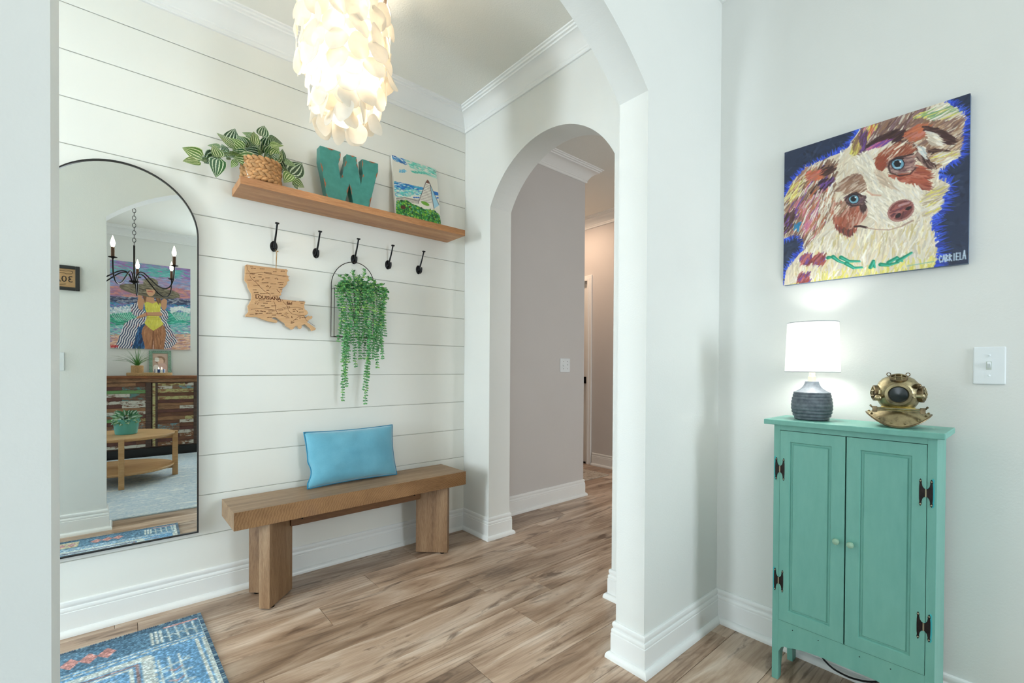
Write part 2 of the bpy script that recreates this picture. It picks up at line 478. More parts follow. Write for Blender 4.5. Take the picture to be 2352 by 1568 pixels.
# shiplap wall: backing and boards
wb = struct('wall_back', MB().box(EX-.12, xB+.02, dA+.0055, dA+.12, -.02, ZC), simple('shiplap_backing', C(205, 205, 196), .8), 'white horizontal shiplap wall behind bench and mirror', 'wall')
zs = [2.512-.1848*k for k in range(14)]
edges = [ZC] + zs + [0.0]
for i in range(len(edges)-1):
    z1, z0 = edges[i]-.0015, edges[i+1]+.0015
    if z1-z0 < .01: continue
    MB().box(EX, xB, dA, dA+.0052, z0, z1).build('shiplap_board', M_ship, wb, bevel=.0012, seg=1)

def arch(x0, x1, zs_, rise, n=36):
    """points of the arch from x0 to x1 (circular segment)"""
    c = (x0+x1)/2; h = abs(x1-x0)/2; R = (h*h+rise*rise)/(2*rise); zc = zs_+rise-R
    a0 = math.asin(h/R); s = 1 if x1 > x0 else -1
    return [(c+s*R*math.sin(-a0+2*a0*i/n), zc+R*math.cos(-a0+2*a0*i/n)) for i in range(n+1)]
def archwall(axis, a, b, lo, hi, o0, o1, zs_, rise, n=36):
    """wall slab between a..b on `axis`, spanning lo..hi, with an arched opening o0..o1"""
    pts = arch(o0, o1, zs_, rise, n)
    mb = MB()
    outer = [(lo, -.02), (lo, ZC), (hi, ZC), (hi, -.02), (o1, -.02)] + pts[::-1] + [(o0, -.02)]
    def P(p, t): return (t, p[0], p[1]) if axis == 'x' else (p[0], t, p[1])
    # faces split into vertical strips so that they stay planar and clean
    def quad(p): mb.add([P(q, a) for q in p], [(0,1,2,3)]); mb.add([P(q, b) for q in p], [(3,2,1,0)])
    quad([(lo, -.02), (o0, -.02), (o0, ZC), (lo, ZC)]); quad([(o1, -.02), (hi, -.02), (hi, ZC), (o1, ZC)])
    for i in range(n):
        p, q = pts[i], pts[i+1]; quad([p, q, (q[0], ZC), (p[0], ZC)])
    m = len(outer)
    mb.add([P(p, a) for p in outer] + [P(p, b) for p in outer], [(i, (i+1) % m, (i+1) % m+m, i+m) for i in range(m)])
    b_ = bmesh.new(); me = bpy.data.meshes.new('w'); me.from_pydata(mb.v, [], mb.f); b_.from_mesh(me)
    bmesh.ops.remove_doubles(b_, verts=b_.verts, dist=1e-5); bmesh.ops.recalc_face_normals(b_, faces=b_.faces)
    r = MB(); b_.verts.ensure_lookup_table(); r.v = [tuple(v.co) for v in b_.verts]; r.f = [tuple(v.index for v in f.verts) for f in b_.faces]
    b_.free(); bpy.data.meshes.remove(me); return r

struct('wall_front', archwall('y', Yn, Yf, LX-.12, xC+.12, XL, xJ, 2.052, .30), M_wall, 'white wall with the wide low arch opening to the entry', 'wall')
struct('wall_right', archwall('x', xB, xB2, Yf, HY+.12, 1.310, 2.254, 2.081, .286), M_wall, 'white entry wall with the narrow arched hall doorway', 'wall')
struct('wall_far_right', MB().box(xC, xC+.12, BY-.12, Yn, -.02, ZC), M_wall, 'white sitting room wall behind the green cabinet', 'wall')
wb2 = MB(); w0, w1, wz0, wz1 = -3.45, -1.95, .75, 2.35
wb2.box(LX-.12, w0, BY-.12, BY, -.02, ZC).box(w1, 1.15, BY-.12, BY, -.02, ZC).box(1.75, xC, BY-.12, BY, -.02, ZC)
wb2.box(w0, w1, BY-.12, BY, -.02, wz0).box(w0, w1, BY-.12, BY, wz1, ZC).box(1.15, 1.75, BY-.12, BY, -.02, .95).box(1.15, 1.75, BY-.12, BY, 2.35, ZC)
struct('wall_rear', wb2, M_wall, 'pale sitting room wall behind the reclaimed wood sideboard', 'wall')
wl = MB().box(LX-.12, LX, BY-.12, -1.3, -.02, ZC).box(LX-.12, LX, -.2, Yn, -.02, ZC).box(LX-.12, LX, -1.3, -.2, -.02, .75).box(LX-.12, LX, -1.3, -.2, 2.35, ZC)
struct('wall_left', wl, M_wall, 'sitting room window wall out of view to the left', 'wall')
we = MB().box(EX-.12, EX, Yf, 1.05, -.02, ZC).box(EX-.12, EX, 1.75, dA+.12, -.02, ZC).box(EX-.12, EX, 1.05, 1.75, 2.2, ZC)
struct('wall_entry_end', we, M_wall, 'entry end wall around the front door out of view', 'wall')
struct('wall_hall', MB().box(xB2, 2.975, HY, HY+.12, -.02, ZC).box(2.855, 2.975, HY+.12, 4.8, -.02, ZC), M_hall, 'grey hall wall seen through the narrow arch', 'wall')
struct('wall_hall_end', MB().box(HX, HX+.12, -.8, 3.352, -.02, ZC).box(HX, HX+.12, 3.352, 4.12, 2.05, ZC).box(HX, HX+.12, 4.12, 4.9, -.02, ZC), M_hall, 'warm lit end wall of the hall beside the door', 'wall')
struct('wall_hall_side', MB().box(xC+.12, 2.4, -2.1, -2.0, -.02, ZC).box(3.4, HX+.12, -2.1, -2.0, -.02, ZC).box(2.4, 3.4, -2.1, -2.0, -.02, .6).box(2.4, 3.4, -2.1, -2.0, 2.2, ZC).box(2.855, HX+.12, 4.8, 4.9, -.02, ZC).box(HX, HX+.12, -2.1, -.8, -.02, ZC), M_hall, 'hall side walls out of view around the corner', 'wall')
struct('ceiling', MB().box(LX-.12, HX+.12, BY-.12, 4.9, ZC, ZC+.08), M_ceil, 'flat off-white ceiling above entry and hall', 'ceiling')

# windows and front door (not in view, they carry the daylight and the hall fill)
M_glass = None
def glassmat():
    m, nt, b = newmat('window_glass'); b.inputs['Roughness'].default_value = .02
    b.inputs['Transmission Weight'].default_value = 1; b.inputs['Base Color'].default_value = (.95, .98, 1, 1); b.inputs['IOR'].default_value = 1.05
    return m
M_glass = glassmat()
def window(n, axis, p, a0, a1, z0, z1, label):
    e = thing('window_%d' % n, label, 'window', (p if axis == 'x' else (a0+a1)/2, p if axis == 'y' else (a0+a1)/2, z0)); e['kind'] = 'structure'
    t = .05
    def bx(mb, u0, u1, w0_, w1_, d0, d1):
        return mb.box(p+d0, p+d1, u0, u1, w0_, w1_) if axis == 'x' else mb.box(u0, u1, p+d0, p+d1, w0_, w1_)
    f = MB(); bx(f, a0, a0+t, z0, z1, -.02, .02); bx(f, a1-t, a1, z0, z1, -.02, .02); bx(f, a0+t, a1-t, z0, z0+t, -.02, .02); bx(f, a0+t, a1-t, z1-t, z1, -.02, .02)
    bx(f, a0+t, a1-t, (z0+z1)/2-.02, (z0+z1)/2+.02, -.02, .02)
    f.build('window_frame', M_trim, e)
    for k in range(2):
        za, zb = (z0+t, (z0+z1)/2-.02) if k == 0 else ((z0+z1)/2+.02, z1-t)
        bx(MB(), a0+t, a1-t, za, zb, -.003, .003).build('pane', M_glass, e)
window(1, 'x', LX-.09, -1.3, -.2, .75, 2.35, 'sitting room window in the left wall out of view')
window(2, 'y', BY-.09, w0, w1, .75, 2.35, 'wide sitting room window beside the sideboard out of view')
window(3, 'y', BY-.09, 1.15, 1.75, .95, 2.35, 'narrow sitting room window in the rear corner out of view')
window(4, 'y', -2.07, 2.4, 3.4, .6, 2.2, 'made-up hall window around the corner framing the added fill light')  # unseen window added around the hall fill light
d1 = thing('door_1', 'glazed front door at the entry end out of view', 'door', (EX-.06, 1.40, 0)); d1['kind'] = 'structure'
m_ = MB().box(EX-.10, EX-.06, 1.05, 1.12, 0, 2.2).box(EX-.10, EX-.06, 1.68, 1.75, 0, 2.2).box(EX-.10, EX-.06, 1.12, 1.68, 0, .42).box(EX-.10, EX-.06, 1.12, 1.68, 2.16, 2.2)
m_.build('door_leaf', M_trim, d1); MB().box(EX-.083, EX-.077, 1.12, 1.68, .42, 2.16).build('pane', M_glass, d1)

# ------------------------------------------------------------------ mouldings
def sweep(path, prof, closed=False):
    """profile (d, z) swept along a floor path, d to the right-hand side, mitred corners; returns point rows"""
    n = len(path); rows = []
    for i in range(n):
        p = Vector((path[i][0], path[i][1]))
        def dirn(a, b): return (Vector(path[b % n][:2])-Vector(path[a % n][:2])).normalized()
        if closed or 0 < i < n-1: d0, d1_ = dirn(i-1, i), dirn(i, i+1)
        elif i == 0: d0 = d1_ = dirn(0, 1)
        else: d0 = d1_ = dirn(n-2, n-1)
        n0 = Vector((d0.y, -d0.x)); n1 = Vector((d1_.y, -d1_.x))
        mt = (n0+n1); mt = mt/(mt.dot(n0) if abs(mt.dot(n0)) > 1e-6 else 1)
        rows.append([(p.x+mt.x*d, p.y+mt.y*d, z) for d, z in prof])
    return rows
def trimobj(name, rows, mat, label, cat, back=None):
    mb = MB(); m = len(rows[0])
    vs = [q for r in rows for q in r]; fs = []
    for i in range(len(rows)-1):
        for k in range(m):
            fs.append((i*m+k, i*m+(k+1) % m, (i+1)*m+(k+1) % m, (i+1)*m+k))
    fs.append(tuple(range(m))); fs.append(tuple((len(rows)-1)*m+k for k in range(m-1, -1, -1)))
    mb.add(vs, fs); return struct(name, mb, mat, label, cat, smooth=True, angle=28)
BASE = [(0, .1365), (.005, .1365), (.0082, .1335), (.0098, .128), (.0095, .120), (.0068, .1135), (.0070, .1115), (.0102, .110), (.0122, .105), (.0124, .0985),
        (.0112, .0945), (.0135, .0925), (.0135, .0245), (.0180, .0240), (.0235, .0205), (.0275, .0135), (.0290, .006), (.0290, 0), (0, 0)]
CROWN = [(0, ZC-.106), (.010, ZC-.106), (.013, ZC-.101), (.013, ZC-.090), (.017, ZC-.086), (.018, ZC-.079), (.024, ZC-.072), (.033, ZC-.058), (.052, ZC-.040), (.076, ZC-.028), (.086, ZC-.026), (.088, ZC-.018), (.098, ZC-.016), (.101, ZC-.008), (.110, ZC-.006), (.112, ZC), (0, ZC)]
bp = [(xB2, 1.10), (xB2, 1.310), (xB, 1.310), (xB, Yf), (xJ, Yf), (xJ, Yn), (xC, Yn), (xC, BY), (LX, BY), (LX, Yn), (XL, Yn), (XL, Yf), (EX, Yf), (EX, dA), (xB, dA), (xB, 2.254), (xB2, 2.254), (xB2, HY), (2.975, HY), (2.975, 4.8)]
br = sweep(bp, BASE)
for nm, i0, i1, lab in (('baseboard_hall_arch', 0, 4, 'white baseboard on the short return right of the narrow arch'), ('baseboard_front_right', 4, 6, 'white baseboard wrapping the right jamb of the wide arch'),
                        ('baseboard_far_right', 6, 7, 'white baseboard behind the green cabinet'), ('baseboard_rear', 7, 10, 'white baseboard around the sitting room behind the camera'),
                        ('baseboard_front_left', 10, 12, 'white baseboard on the back of the left jamb seen in the mirror'), ('baseboard_entry_end', 12, 13, 'white baseboard at the entry end wall out of view'),
                        ('baseboard_back', 13, 14, 'long white baseboard below the shiplap boards'), ('baseboard_right', 14, 16, 'white baseboard wrapping the left jamb of the narrow arch'),
                        ('baseboard_hall', 16, 19, 'white baseboard along the grey hall wall')):
    trimobj(nm, br[i0:i1+1], M_trim, lab, 'baseboard')
trimobj('baseboard_hall_end', sweep([(HX, 3.265), (HX, -2.0)], BASE), M_trim, 'white baseboard on the hall end wall beside the door', 'baseboard')
def closedloop(path):
    rows = sweep(path, CROWN, True); return rows + [rows[0]]
# room kept on the right-hand side of the path
en = closedloop([(EX, Yf), (EX, dA), (xB, dA), (xB, Yf)])
for k, lab in enumerate(('white crown moulding at the entry end wall out of view', 'white crown moulding above the shiplap wall', 'white crown moulding above the narrow arch wall', 'white crown moulding on the entry side of the wide arch')):
    trimobj('trim_%d' % (k+1), en[k:k+2], M_trim, lab, 'crown moulding')
lv = closedloop([(LX, BY), (LX, Yn), (xC, Yn), (xC, BY)])
for k, lab in enumerate(('white crown moulding above the sitting room window wall', 'white crown moulding on the sitting room side of the wide arch', 'white crown moulding above the dog painting wall', 'white crown moulding above the sideboard wall seen in the mirror')):
    trimobj('trim_%d' % (k+5), lv[k:k+2], M_trim, lab, 'crown moulding')
hr = sweep([(xB2, 1.10), (xB2, HY), (2.975, HY), (2.975, 4.8)], CROWN)
trimobj('trim_9', hr, M_trim, 'white crown moulding turning the corner of the hall wall', 'crown moulding')
trimobj('trim_10', sweep([(HX, 4.8), (HX, -2.0)], CROWN), M_trim, 'white crown moulding on the hall end wall', 'crown moulding')

# hall door in the end wall
M_blackm = simple('black_metal', C(22, 22, 22), .4, metal=.7)
d2 = thing('door_2', 'white panelled door in the hall end wall with black latch', 'door', (HX, 3.74, 0)); d2['kind'] = 'structure'
MB().box(HX+.03, HX+.07, 3.360, 4.112, .012, 2.042).build('door_leaf', M_trim, d2)
pn = MB()
for (a, b_) in ((3.46, 3.70), (3.78, 4.02)):
    for (z0, z1) in ((.2, .95), (1.05, 1.9)):
        pn.box(HX+.026, HX+.032, a, b_, z0, z1)
pn.build('door_panels', M_trim, d2, bevel=.004)
cs = MB()
for dd, t0, t1 in ((.018, 0, .062), (.024, .004, .03)):
    cs.box(HX-dd, HX, 3.340-t1-.0, 3.340-t0, 0, 2.055+t1).box(HX-dd, HX, 4.132+t0, 4.132+t1, 0, 2.055+t1).box(HX-dd, HX, 3.340-t0, 4.132+t0, 2.055+t0, 2.055+t1)
cs.build('door_casing', M_trim, d2, bevel=.003)
MB().box(HX, HX+.10, 3.340, 3.358, 0, 2.05).box(HX, HX+.10, 4.114, 4.132, 0, 2.05).box(HX, HX+.10, 3.358, 4.114, 2.044, 2.055).build('door_jamb', M_trim, d2)
h_ = MB().box(HX+.002, HX+.030, 3.376, 3.416, .905, .980); h_.tube([(HX-.03, 3.396, .943), (HX+.01, 3.396, .943)], .011, 10).tube([(HX-.028, 3.396, .943), (HX-.028, 3.50, .943)], .009, 8)
h_.build('door_handle', M_blackm, d2, bevel=.002)
MB().box(HX+.005, HX+.07, 3.34, 4.13, 0, .012).build('door_threshold', M_blackm, d2)

# a recessed lamp in the hall ceiling
rl = thing('recessed_light', 'round recessed downlight in the hall ceiling near the door', 'ceiling light', (3.45, 3.35, ZC))
MB().lathe([(.055, -.002), (.085, -.002), (.088, -.006), (.085, -.010), (.060, -.008), (.055, -.002)], 32, (3.45, 3.35, ZC), cap=False).build('trim_ring', M_trim, rl, smooth=True)
MB().lathe([(.056, -.003), (.001, -.003)], 24, (3.45, 3.35, ZC), cap=False).build('lens', emis('warm_lens', (1, .70, .50, 1), 320), rl)
# outlines measured from the photograph (metres)
W_OUT = [(0.768, 2.204), (0.873, 2.204), (0.872, 2.172), (0.862, 2.139), (0.865, 2.112), (0.874, 2.063), (0.886, 2.096), (0.891, 2.127), (0.903, 2.173), (0.904, 2.202), (0.957, 2.203), (0.96, 2.172), (0.967, 2.142), (0.983, 2.061), (0.991, 2.101), (0.995, 2.127), (0.99, 2.154), (0.988, 2.202), (1.08, 2.203), (1.08, 2.159), (1.067, 2.116), (1.024, 1.9245), (0.949, 1.9245), (0.92, 2.05), (0.894, 1.9245), (0.808, 1.9245), (0.782, 2.067), (0.767, 2.13)]
LA_OUT = [(0.4516, 1.5622), (0.4582, 1.5681), (0.6271, 1.569), (0.6344, 1.5712), (0.6417, 1.5644), (0.6366, 1.5539), (0.6373, 1.5422), (0.6454, 1.5346), (0.6432, 1.5233), (0.6498, 1.5163), (0.6381, 1.5069), (0.6389, 1.4972), (0.6273, 1.482), (0.6143, 1.468), (0.6157, 1.4572), (0.6086, 1.4455), (0.6115, 1.4372), (0.6015, 1.4314), (0.604, 1.4227), (0.6076, 1.4161), (0.7261, 1.4153), (0.7204, 1.3966), (0.7223, 1.3758), (0.7339, 1.3696), (0.7397, 1.3579), (0.732, 1.3472), (0.7216, 1.3436), (0.7263, 1.3318), (0.7436, 1.3453), (0.7474, 1.3391), (0.7571, 1.3447), (0.7622, 1.3394), (0.7572, 1.3289), (0.7475, 1.3253), (0.739, 1.3154), (0.734, 1.3102), (0.767, 1.2888), (0.7788, 1.2793), (0.7749, 1.2709), (0.7573, 1.2658), (0.7515, 1.2777), (0.7244, 1.2982), (0.7168, 1.2957), (0.7073, 1.2911), (0.7092, 1.2811), (0.7017, 1.2727), (0.6922, 1.2761), (0.6866, 1.2869), (0.6754, 1.283), (0.6698, 1.2727), (0.6606, 1.2662), (0.6495, 1.2735), (0.6312, 1.2842), (0.6276, 1.2969), (0.6131, 1.3045), (0.5988, 1.3152), (0.5846, 1.3238), (0.5722, 1.3217), (0.568, 1.316), (0.5881, 1.3105), (0.5953, 1.3044), (0.5899, 1.2967), (0.574, 1.2979), (0.5531, 1.3015), (0.5255, 1.309), (0.5017, 1.3187), (0.4552, 1.3166), (0.4519, 1.3223), (0.4667, 1.3422), (0.4643, 1.354), (0.4627, 1.3688), (0.4749, 1.3924), (0.4798, 1.4117), (0.4781, 1.4303), (0.4698, 1.4444), (0.4632, 1.4586), (0.4599, 1.4769), (0.4494, 1.4904), (0.451, 1.5204)]
LEAVES = [(0.264, 2.362, 1.978, 0.205, 2.355, 1.99, 0.6), (0.254, 2.365, 1.957, 0.205, 2.347, 1.939, 0.5), (0.283, 2.374, 1.973, 0.257, 2.363, 1.967, 0.5), (0.321, 2.38, 2.007, 0.281, 2.376, 1.967, 0.8), (0.325, 2.359, 1.994, 0.307, 2.361, 2.036, 0.7), (0.322, 2.365, 1.989, 0.319, 2.376, 1.921, 0.62), (0.336, 2.402, 2.059, 0.296, 2.408, 2.054, 0.4), (0.347, 2.414, 2.044, 0.377, 2.396, 2.025, 0.5), (0.365, 2.421, 2.044, 0.346, 2.421, 2.075, 0.6), (0.384, 2.384, 2.07, 0.329, 2.365, 2.095, 0.35), (0.378, 2.429, 2.094, 0.394, 2.426, 2.161, 0.55), (0.45, 2.418, 2.098, 0.393, 2.428, 2.124, 0.7), (0.437, 2.417, 2.081, 0.447, 2.429, 2.138, 0.6), (0.486, 2.392, 2.141, 0.43, 2.4, 2.15, 0.4), (0.503, 2.396, 2.158, 0.513, 2.408, 2.212, 0.6), (0.54, 2.43, 2.18, 0.586, 2.414, 2.161, 0.35), (0.532, 2.371, 2.12, 0.578, 2.358, 2.126, 0.4), (0.525, 2.437, 2.1, 0.535, 2.432, 2.182, 0.62), (0.495, 2.41, 2.08, 0.435, 2.401, 2.074, 0.5), (0.483, 2.401, 2.096, 0.453, 2.394, 2.12, 0.5), (0.474, 2.388, 2.028, 0.396, 2.389, 2.023, 0.6), (0.443, 2.407, 2.057, 0.384, 2.418, 2.052, 0.5), (0.401, 2.415, 2.018, 0.384, 2.427, 1.992, 0.6), (0.513, 2.428, 2.071, 0.497, 2.443, 2.031, 0.6), (0.518, 2.414, 2.072, 0.547, 2.399, 2.072, 0.6), (0.551, 2.429, 2.112, 0.579, 2.443, 2.156, 0.6), (0.557, 2.432, 2.092, 0.578, 2.432, 2.129, 0.6), (0.595, 2.417, 2.085, 0.592, 2.404, 2.123, 0.5), (0.567, 2.426, 2.072, 0.609, 2.427, 2.029, 0.6), (0.598, 2.383, 2.066, 0.638, 2.365, 2.051, 0.35), (0.637, 2.428, 2.028, 0.686, 2.443, 2.1, 0.68), (0.622, 2.367, 2.005, 0.596, 2.375, 1.967, 0.8), (0.64, 2.393, 1.987, 0.678, 2.378, 1.964, 0.55), (0.644, 2.384, 1.967, 0.656, 2.39, 1.951, 0.6), (0.573, 2.43, 2.096, 0.602, 2.411, 2.074, 0.5), (0.424, 2.432, 2.069, 0.392, 2.437, 2.078, 0.6), (0.471, 2.474, 2.08, 0.444, 2.488, 2.095, 0.6), (0.42, 2.48, 2.111, 0.395, 2.471, 2.114, 0.6), (0.476, 2.46, 2.134, 0.449, 2.441, 2.156, 0.5), (0.512, 2.45, 2.133, 0.493, 2.452, 2.166, 0.5), (0.551, 2.432, 2.132, 0.584, 2.442, 2.122, 0.5), (0.545, 2.478, 2.095, 0.57, 2.489, 2.072, 0.55), (0.459, 2.453, 2.052, 0.474, 2.451, 2.082, 0.5), (0.368, 2.46, 2.038, 0.386, 2.459, 2.038, 0.5), (0.504, 2.477, 2.109, 0.525, 2.475, 2.143, 0.5), (0.59, 2.466, 2.089, 0.619, 2.454, 2.066, 0.5), (0.435, 2.479, 2.074, 0.456, 2.477, 2.053, 0.5), (0.384, 2.431, 2.056, 0.398, 2.425, 2.035, 0.5), (0.476, 2.431, 2.084, 0.484, 2.433, 2.064, 0.5), (0.543, 2.433, 2.064, 0.53, 2.435, 2.091, 0.5)]
# ------------------------------------------------------------------ bench
M_oakX = wood('bench_oak', C(104, 76, 52), C(144, 113, 82), C(174, 146, 114), 'X', stretch=14, fine=22, rough=.42, rings=0, bmp=.1)
M_oakZ = wood('bench_oak_upright', C(96, 66, 42), C(136, 103, 72), C(168, 138, 106), 'Z', stretch=14, fine=26, rough=.45, bmp=.1)
M_oakD = wood('bench_oak_dark', C(70, 42, 20), C(100, 64, 34), C(128, 88, 52), 'X', stretch=12, fine=22, rough=.5, bmp=.1)
def sawn(name):
    """front edge: sawn growth rings sweeping across the face"""
    m, nt, b = newmat(name)
    v = coords(nt, 'Object', (1, 1, 1.6))
    wv = N(nt, 'ShaderNodeTexWave', wave_type='RINGS', rings_direction='Y'); wv.inputs['Scale'].default_value = 26; wv.inputs['Distortion'].default_value = 5; wv.inputs['Detail'].default_value = 3; wv.inputs['Detail Scale'].default_value = 1.4
    mp = N(nt, 'ShaderNodeMapping'); mp.inputs['Location'].default_value = (-.35, 0, -.52); nt.links.new(v, mp.inputs[0]); nt.links.new(mp.outputs[0], wv.inputs['Vector'])
    big = noise_n(nt, v, 5, 3)
    c1 = ramp(nt, big, [(.3, C(116, 80, 46)), (.6, C(154, 114, 74)), (.8, C(138, 102, 74))])
    col = mixc(nt, .16, c1, ramp(nt, wv.outputs['Fac'], [(.2, C(104, 70, 38)), (.7, C(192, 154, 110))]))
    nt.links.new(col, b.inputs['Base Color']); b.inputs['Roughness'].default_value = .5
    bump(nt, b, wv.outputs['Fac'], .06, .002); return m
M_sawn = sawn('bench_sawn_edge')
RZ = .018
be = thing('bench', 'brown wooden bench with thick slab seat and angled legs', 'bench', (.957, 2.355, 0), RZ)
s0, s1 = -.600, .600
MB().box(s0, s1, -.131, .137, .382, .460).build('seat', M_oakX, be, bevel=.0012, local=True)
MB().box(s0+.0008, s1-.0008, -.1335, -.1312, .3825, .4595).build('front_edge', M_sawn, be, local=True)
def chev(vx, s):
    """V-shaped leg in plan, vertex at vx, arms opening towards -s"""
    t = .049*math.sqrt(2)
    P = [(vx, 0), (vx-s*.131, -.131), (vx-s*.166, -.096), (vx-s*t, 0), (vx-s*.166, .096), (vx-s*.131, .131)]
    return P
def half(P, front):
    return [P[0], P[1], P[2], P[3]] if front else [P[0], P[3], P[4], P[5]]
for vx, s in ((-.331, 1), (.341, -1)):
    for fr in (True, False):
        lg = MB().prism(half(chev(vx, s), fr), 'z', .006, .382).build('leg', M_oakZ, be, bevel=.001, local=True)
        q = half(chev(vx, s), fr)[1 if fr else 2]; cxq = sum(p[0] for p in half(chev(vx, s), fr))/4; cyq = sum(p[1] for p in half(chev(vx, s), fr))/4
        MB().lathe([(.011, 0), (.012, .002), (.012, .006)], 12, (q[0]*.6+cxq*.4, q[1]*.6+cyq*.4, 0)).build('foot_pad', M_blackm, lg, local=True)
MB().box(-.345, .350, -.030, .012, .318, .378).build('stretcher', M_oakD, be, bevel=.001, local=True)
for sx in (-1, 1):
    x = -.30 if sx < 0 else .305
    b_ = MB().box(x-.035, x+.035, -.055, .035, .376, .3825).box(x-.003, x+.003, -.05, .03, .350, .378)
    b_.build('bracket', M_blackm, be, local=True)

# ------------------------------------------------------------------ cushion
def fabric(name, col, dark, scale=900, var=.1, sheen=.6):
    m, nt, b = newmat(name); v = coords(nt, 'Object')
    f = noise_n(nt, v, scale, 2); g = noise_n(nt, v, 9, 3)
    c = mixc(nt, .5, ramp(nt, f, [(.35, dark), (.65, col)]), ramp(nt, g, [(.3, dark), (.7, col)]))
    nt.links.new(c, b.inputs['Base Color']); b.inputs['Roughness'].default_value = .85; b.inputs['Sheen Weight'].default_value = sheen
    bump(nt, b, f, .25, .0015); return m
M_blue = fabric('blue_velvet', C(116, 186, 208), C(84, 156, 182))
M_blued = simple('blue_piping', C(40, 130, 165), .7)
pw, ph, pt = .246, .142, .052
pc = thing('cushion', 'turquoise blue rectangular cushion leaning on the bench', 'cushion', (.9555, 2.405, .4640), RZ, rot=(Matrix.Rotation(RZ, 3, 'Z') @ Matrix.Rotation(math.radians(-12), 3, 'X')))
def cush(u, v, side):
    # u,v in -1..1
    pin = 1-.045*(1-abs(v)**2.0)*0-.05*(1-v*v)*abs(u)**6
    x = u*pw*(1-.045*(1-v*v)); z = v*ph*(1-.055*(1-u*u)) + ph
    cr = .018*max(0, 1-((u+1)**2+(v+.45)**2)/.12)           # pinched corner crease on the left
    th = pt*((1-abs(u)**2.6)*(1-abs(v)**2.6))**.55
    w = .003*math.sin(u*23+v*4)*max(0, v-.55)*(1-v)*6 + .004*noise.noise(Vector((u*3, v*3, side*5)))
    x += cr*.8
    return (x, side*(th+w*(1-abs(u)**8)*(1-abs(v)**8)) - .0, z)
nu, nv = 44, 30
mb = MB(); idx = {}
for side in (-1, 1):
    for i in range(nu+1):
        for j in range(nv+1):
            edge = i in (0, nu) or j in (0, nv)
            k = (0 if edge else side, i, j)
            if k in idx: continue
            u = -1+2*i/nu; v = -1+2*j/nv
            p = cush(u, v, side); idx[k] = len(mb.v); mb.v.append((p[0], 0, p[2]) if edge else p)
    for i in range(nu):
        for j in range(nv):
            q = [idx[(0 if (a in (0, nu) or b in (0, nv)) else side, a, b)] for a, b in ((i, j), (i+1, j), (i+1, j+1), (i, j+1))]
            mb.f.append(tuple(q))
mb.build('cover', M_blue, pc, smooth=True, angle=180, local=True)
bd = [cush(-1+2*i/nu, -1, 1) for i in range(nu)] + [cush(1, -1+2*j/nv, 1) for j in range(nv)] + [cush(1-2*i/nu, 1, 1) for i in range(nu)] + [cush(-1, 1-2*j/nv, 1) for j in range(nv)]
MB().tube([(p[0], 0, p[2]) for p in bd], .0032, 6, closed=True).build('piping', M_blued, pc, smooth=True, local=True)

# ------------------------------------------------------------------ floating shelf
M_shelf = wood('shelf_oak', C(150, 96, 54), C(188, 132, 84), C(212, 162, 114), 'X', stretch=13, fine=20, rough=.45, bmp=.08)
sh = thing('floating_shelf', 'long oak floating shelf on the shiplap wall above the hooks', 'shelf', (1.003, 2.43, 1.889))
MB().box(.402, 1.608, 2.3243, 2.5285, 1.889, 1.924).build('board', M_shelf, sh, bevel=.0008)
MB().box(.402, 1.608, 2.522, 2.5292, 1.897, 1.916).build('mounting_cleat', M_shelf, sh)

# ------------------------------------------------------------------ potted peperomia in a woven basket
def leafmat():
    m, nt, b = newmat('striped_leaf')
    uv = N(nt, 'ShaderNodeUVMap'); sp = N(nt, 'ShaderNodeSeparateXYZ'); nt.links.new(uv.outputs[0], sp.inputs[0])
    mu = N(nt, 'ShaderNodeMath', operation='MULTIPLY'); nt.links.new(sp.outputs[0], mu.inputs[0]); mu.inputs[1].default_value = 5.0*2*PI
    nz = noise_n(nt, coords(nt, 'UV', (9, 9, 9), rnd=True), 2.5, 2)
    ad = N(nt, 'ShaderNodeMath', operation='MULTIPLY_ADD'); nt.links.new(nz, ad.inputs[0]); ad.inputs[1].default_value = 2.2; nt.links.new(mu.outputs[0], ad.inputs[2])
    si = N(nt, 'ShaderNodeMath', operation='SINE'); nt.links.new(ad.outputs[0], si.inputs[0])
    oi = N(nt, 'ShaderNodeObjectInfo')
    dk = ramp(nt, oi.outputs['Random'], [(0, C(22, 62, 30)), (.5, C(40, 92, 38)), (1, C(88, 122, 40))])
    lt = ramp(nt, oi.outputs['Random'], [(0, C(196, 214, 190)), (1, C(206, 212, 158))])
    f = ramp(nt, si.outputs[0], [(.42, (0, 0, 0, 1)), (.62, (1, 1, 1, 1))])
    nt.links.new(mixc(nt, f, dk, lt), b.inputs['Base Color']); b.inputs['Roughness'].default_value = .35
    return m
M_leaf = leafmat()
def leaf_mesh(name, wid, mat, curl=.18, fold=.10, nl=7, nw=6):
    """unit leaf along +X, normal +Z"""
    mb = MB(); uvs = []
    for i in range(nl+1):
        t = i/nl; hw = wid*.5*(math.sin(PI*min(1, t*.93+.07)**.62)**.9 if t < 1 else 0)
        if i == 0: hw = wid*.16
        for j in range(nw+1):
            s = -1+2*j/nw
            mb.v.append((t-.06*(1-t)*s*s, s*hw, fold*hw*2*abs(s) - curl*t*t)); uvs.append(((s+1)/2, t))
    for i in range(nl):
        for j in range(nw):
            a = i*(nw+1)+j; mb.f.append((a, a+1, a+nw+2, a+nw+1))
    me = mb.mesh(name, mat, True, 180, fix=False)
    ul = me.uv_layers.new(name='UVMap')
    for li, lp in enumerate(me.loops): ul.data[li].uv = uvs[lp.vertex_index]
    return me
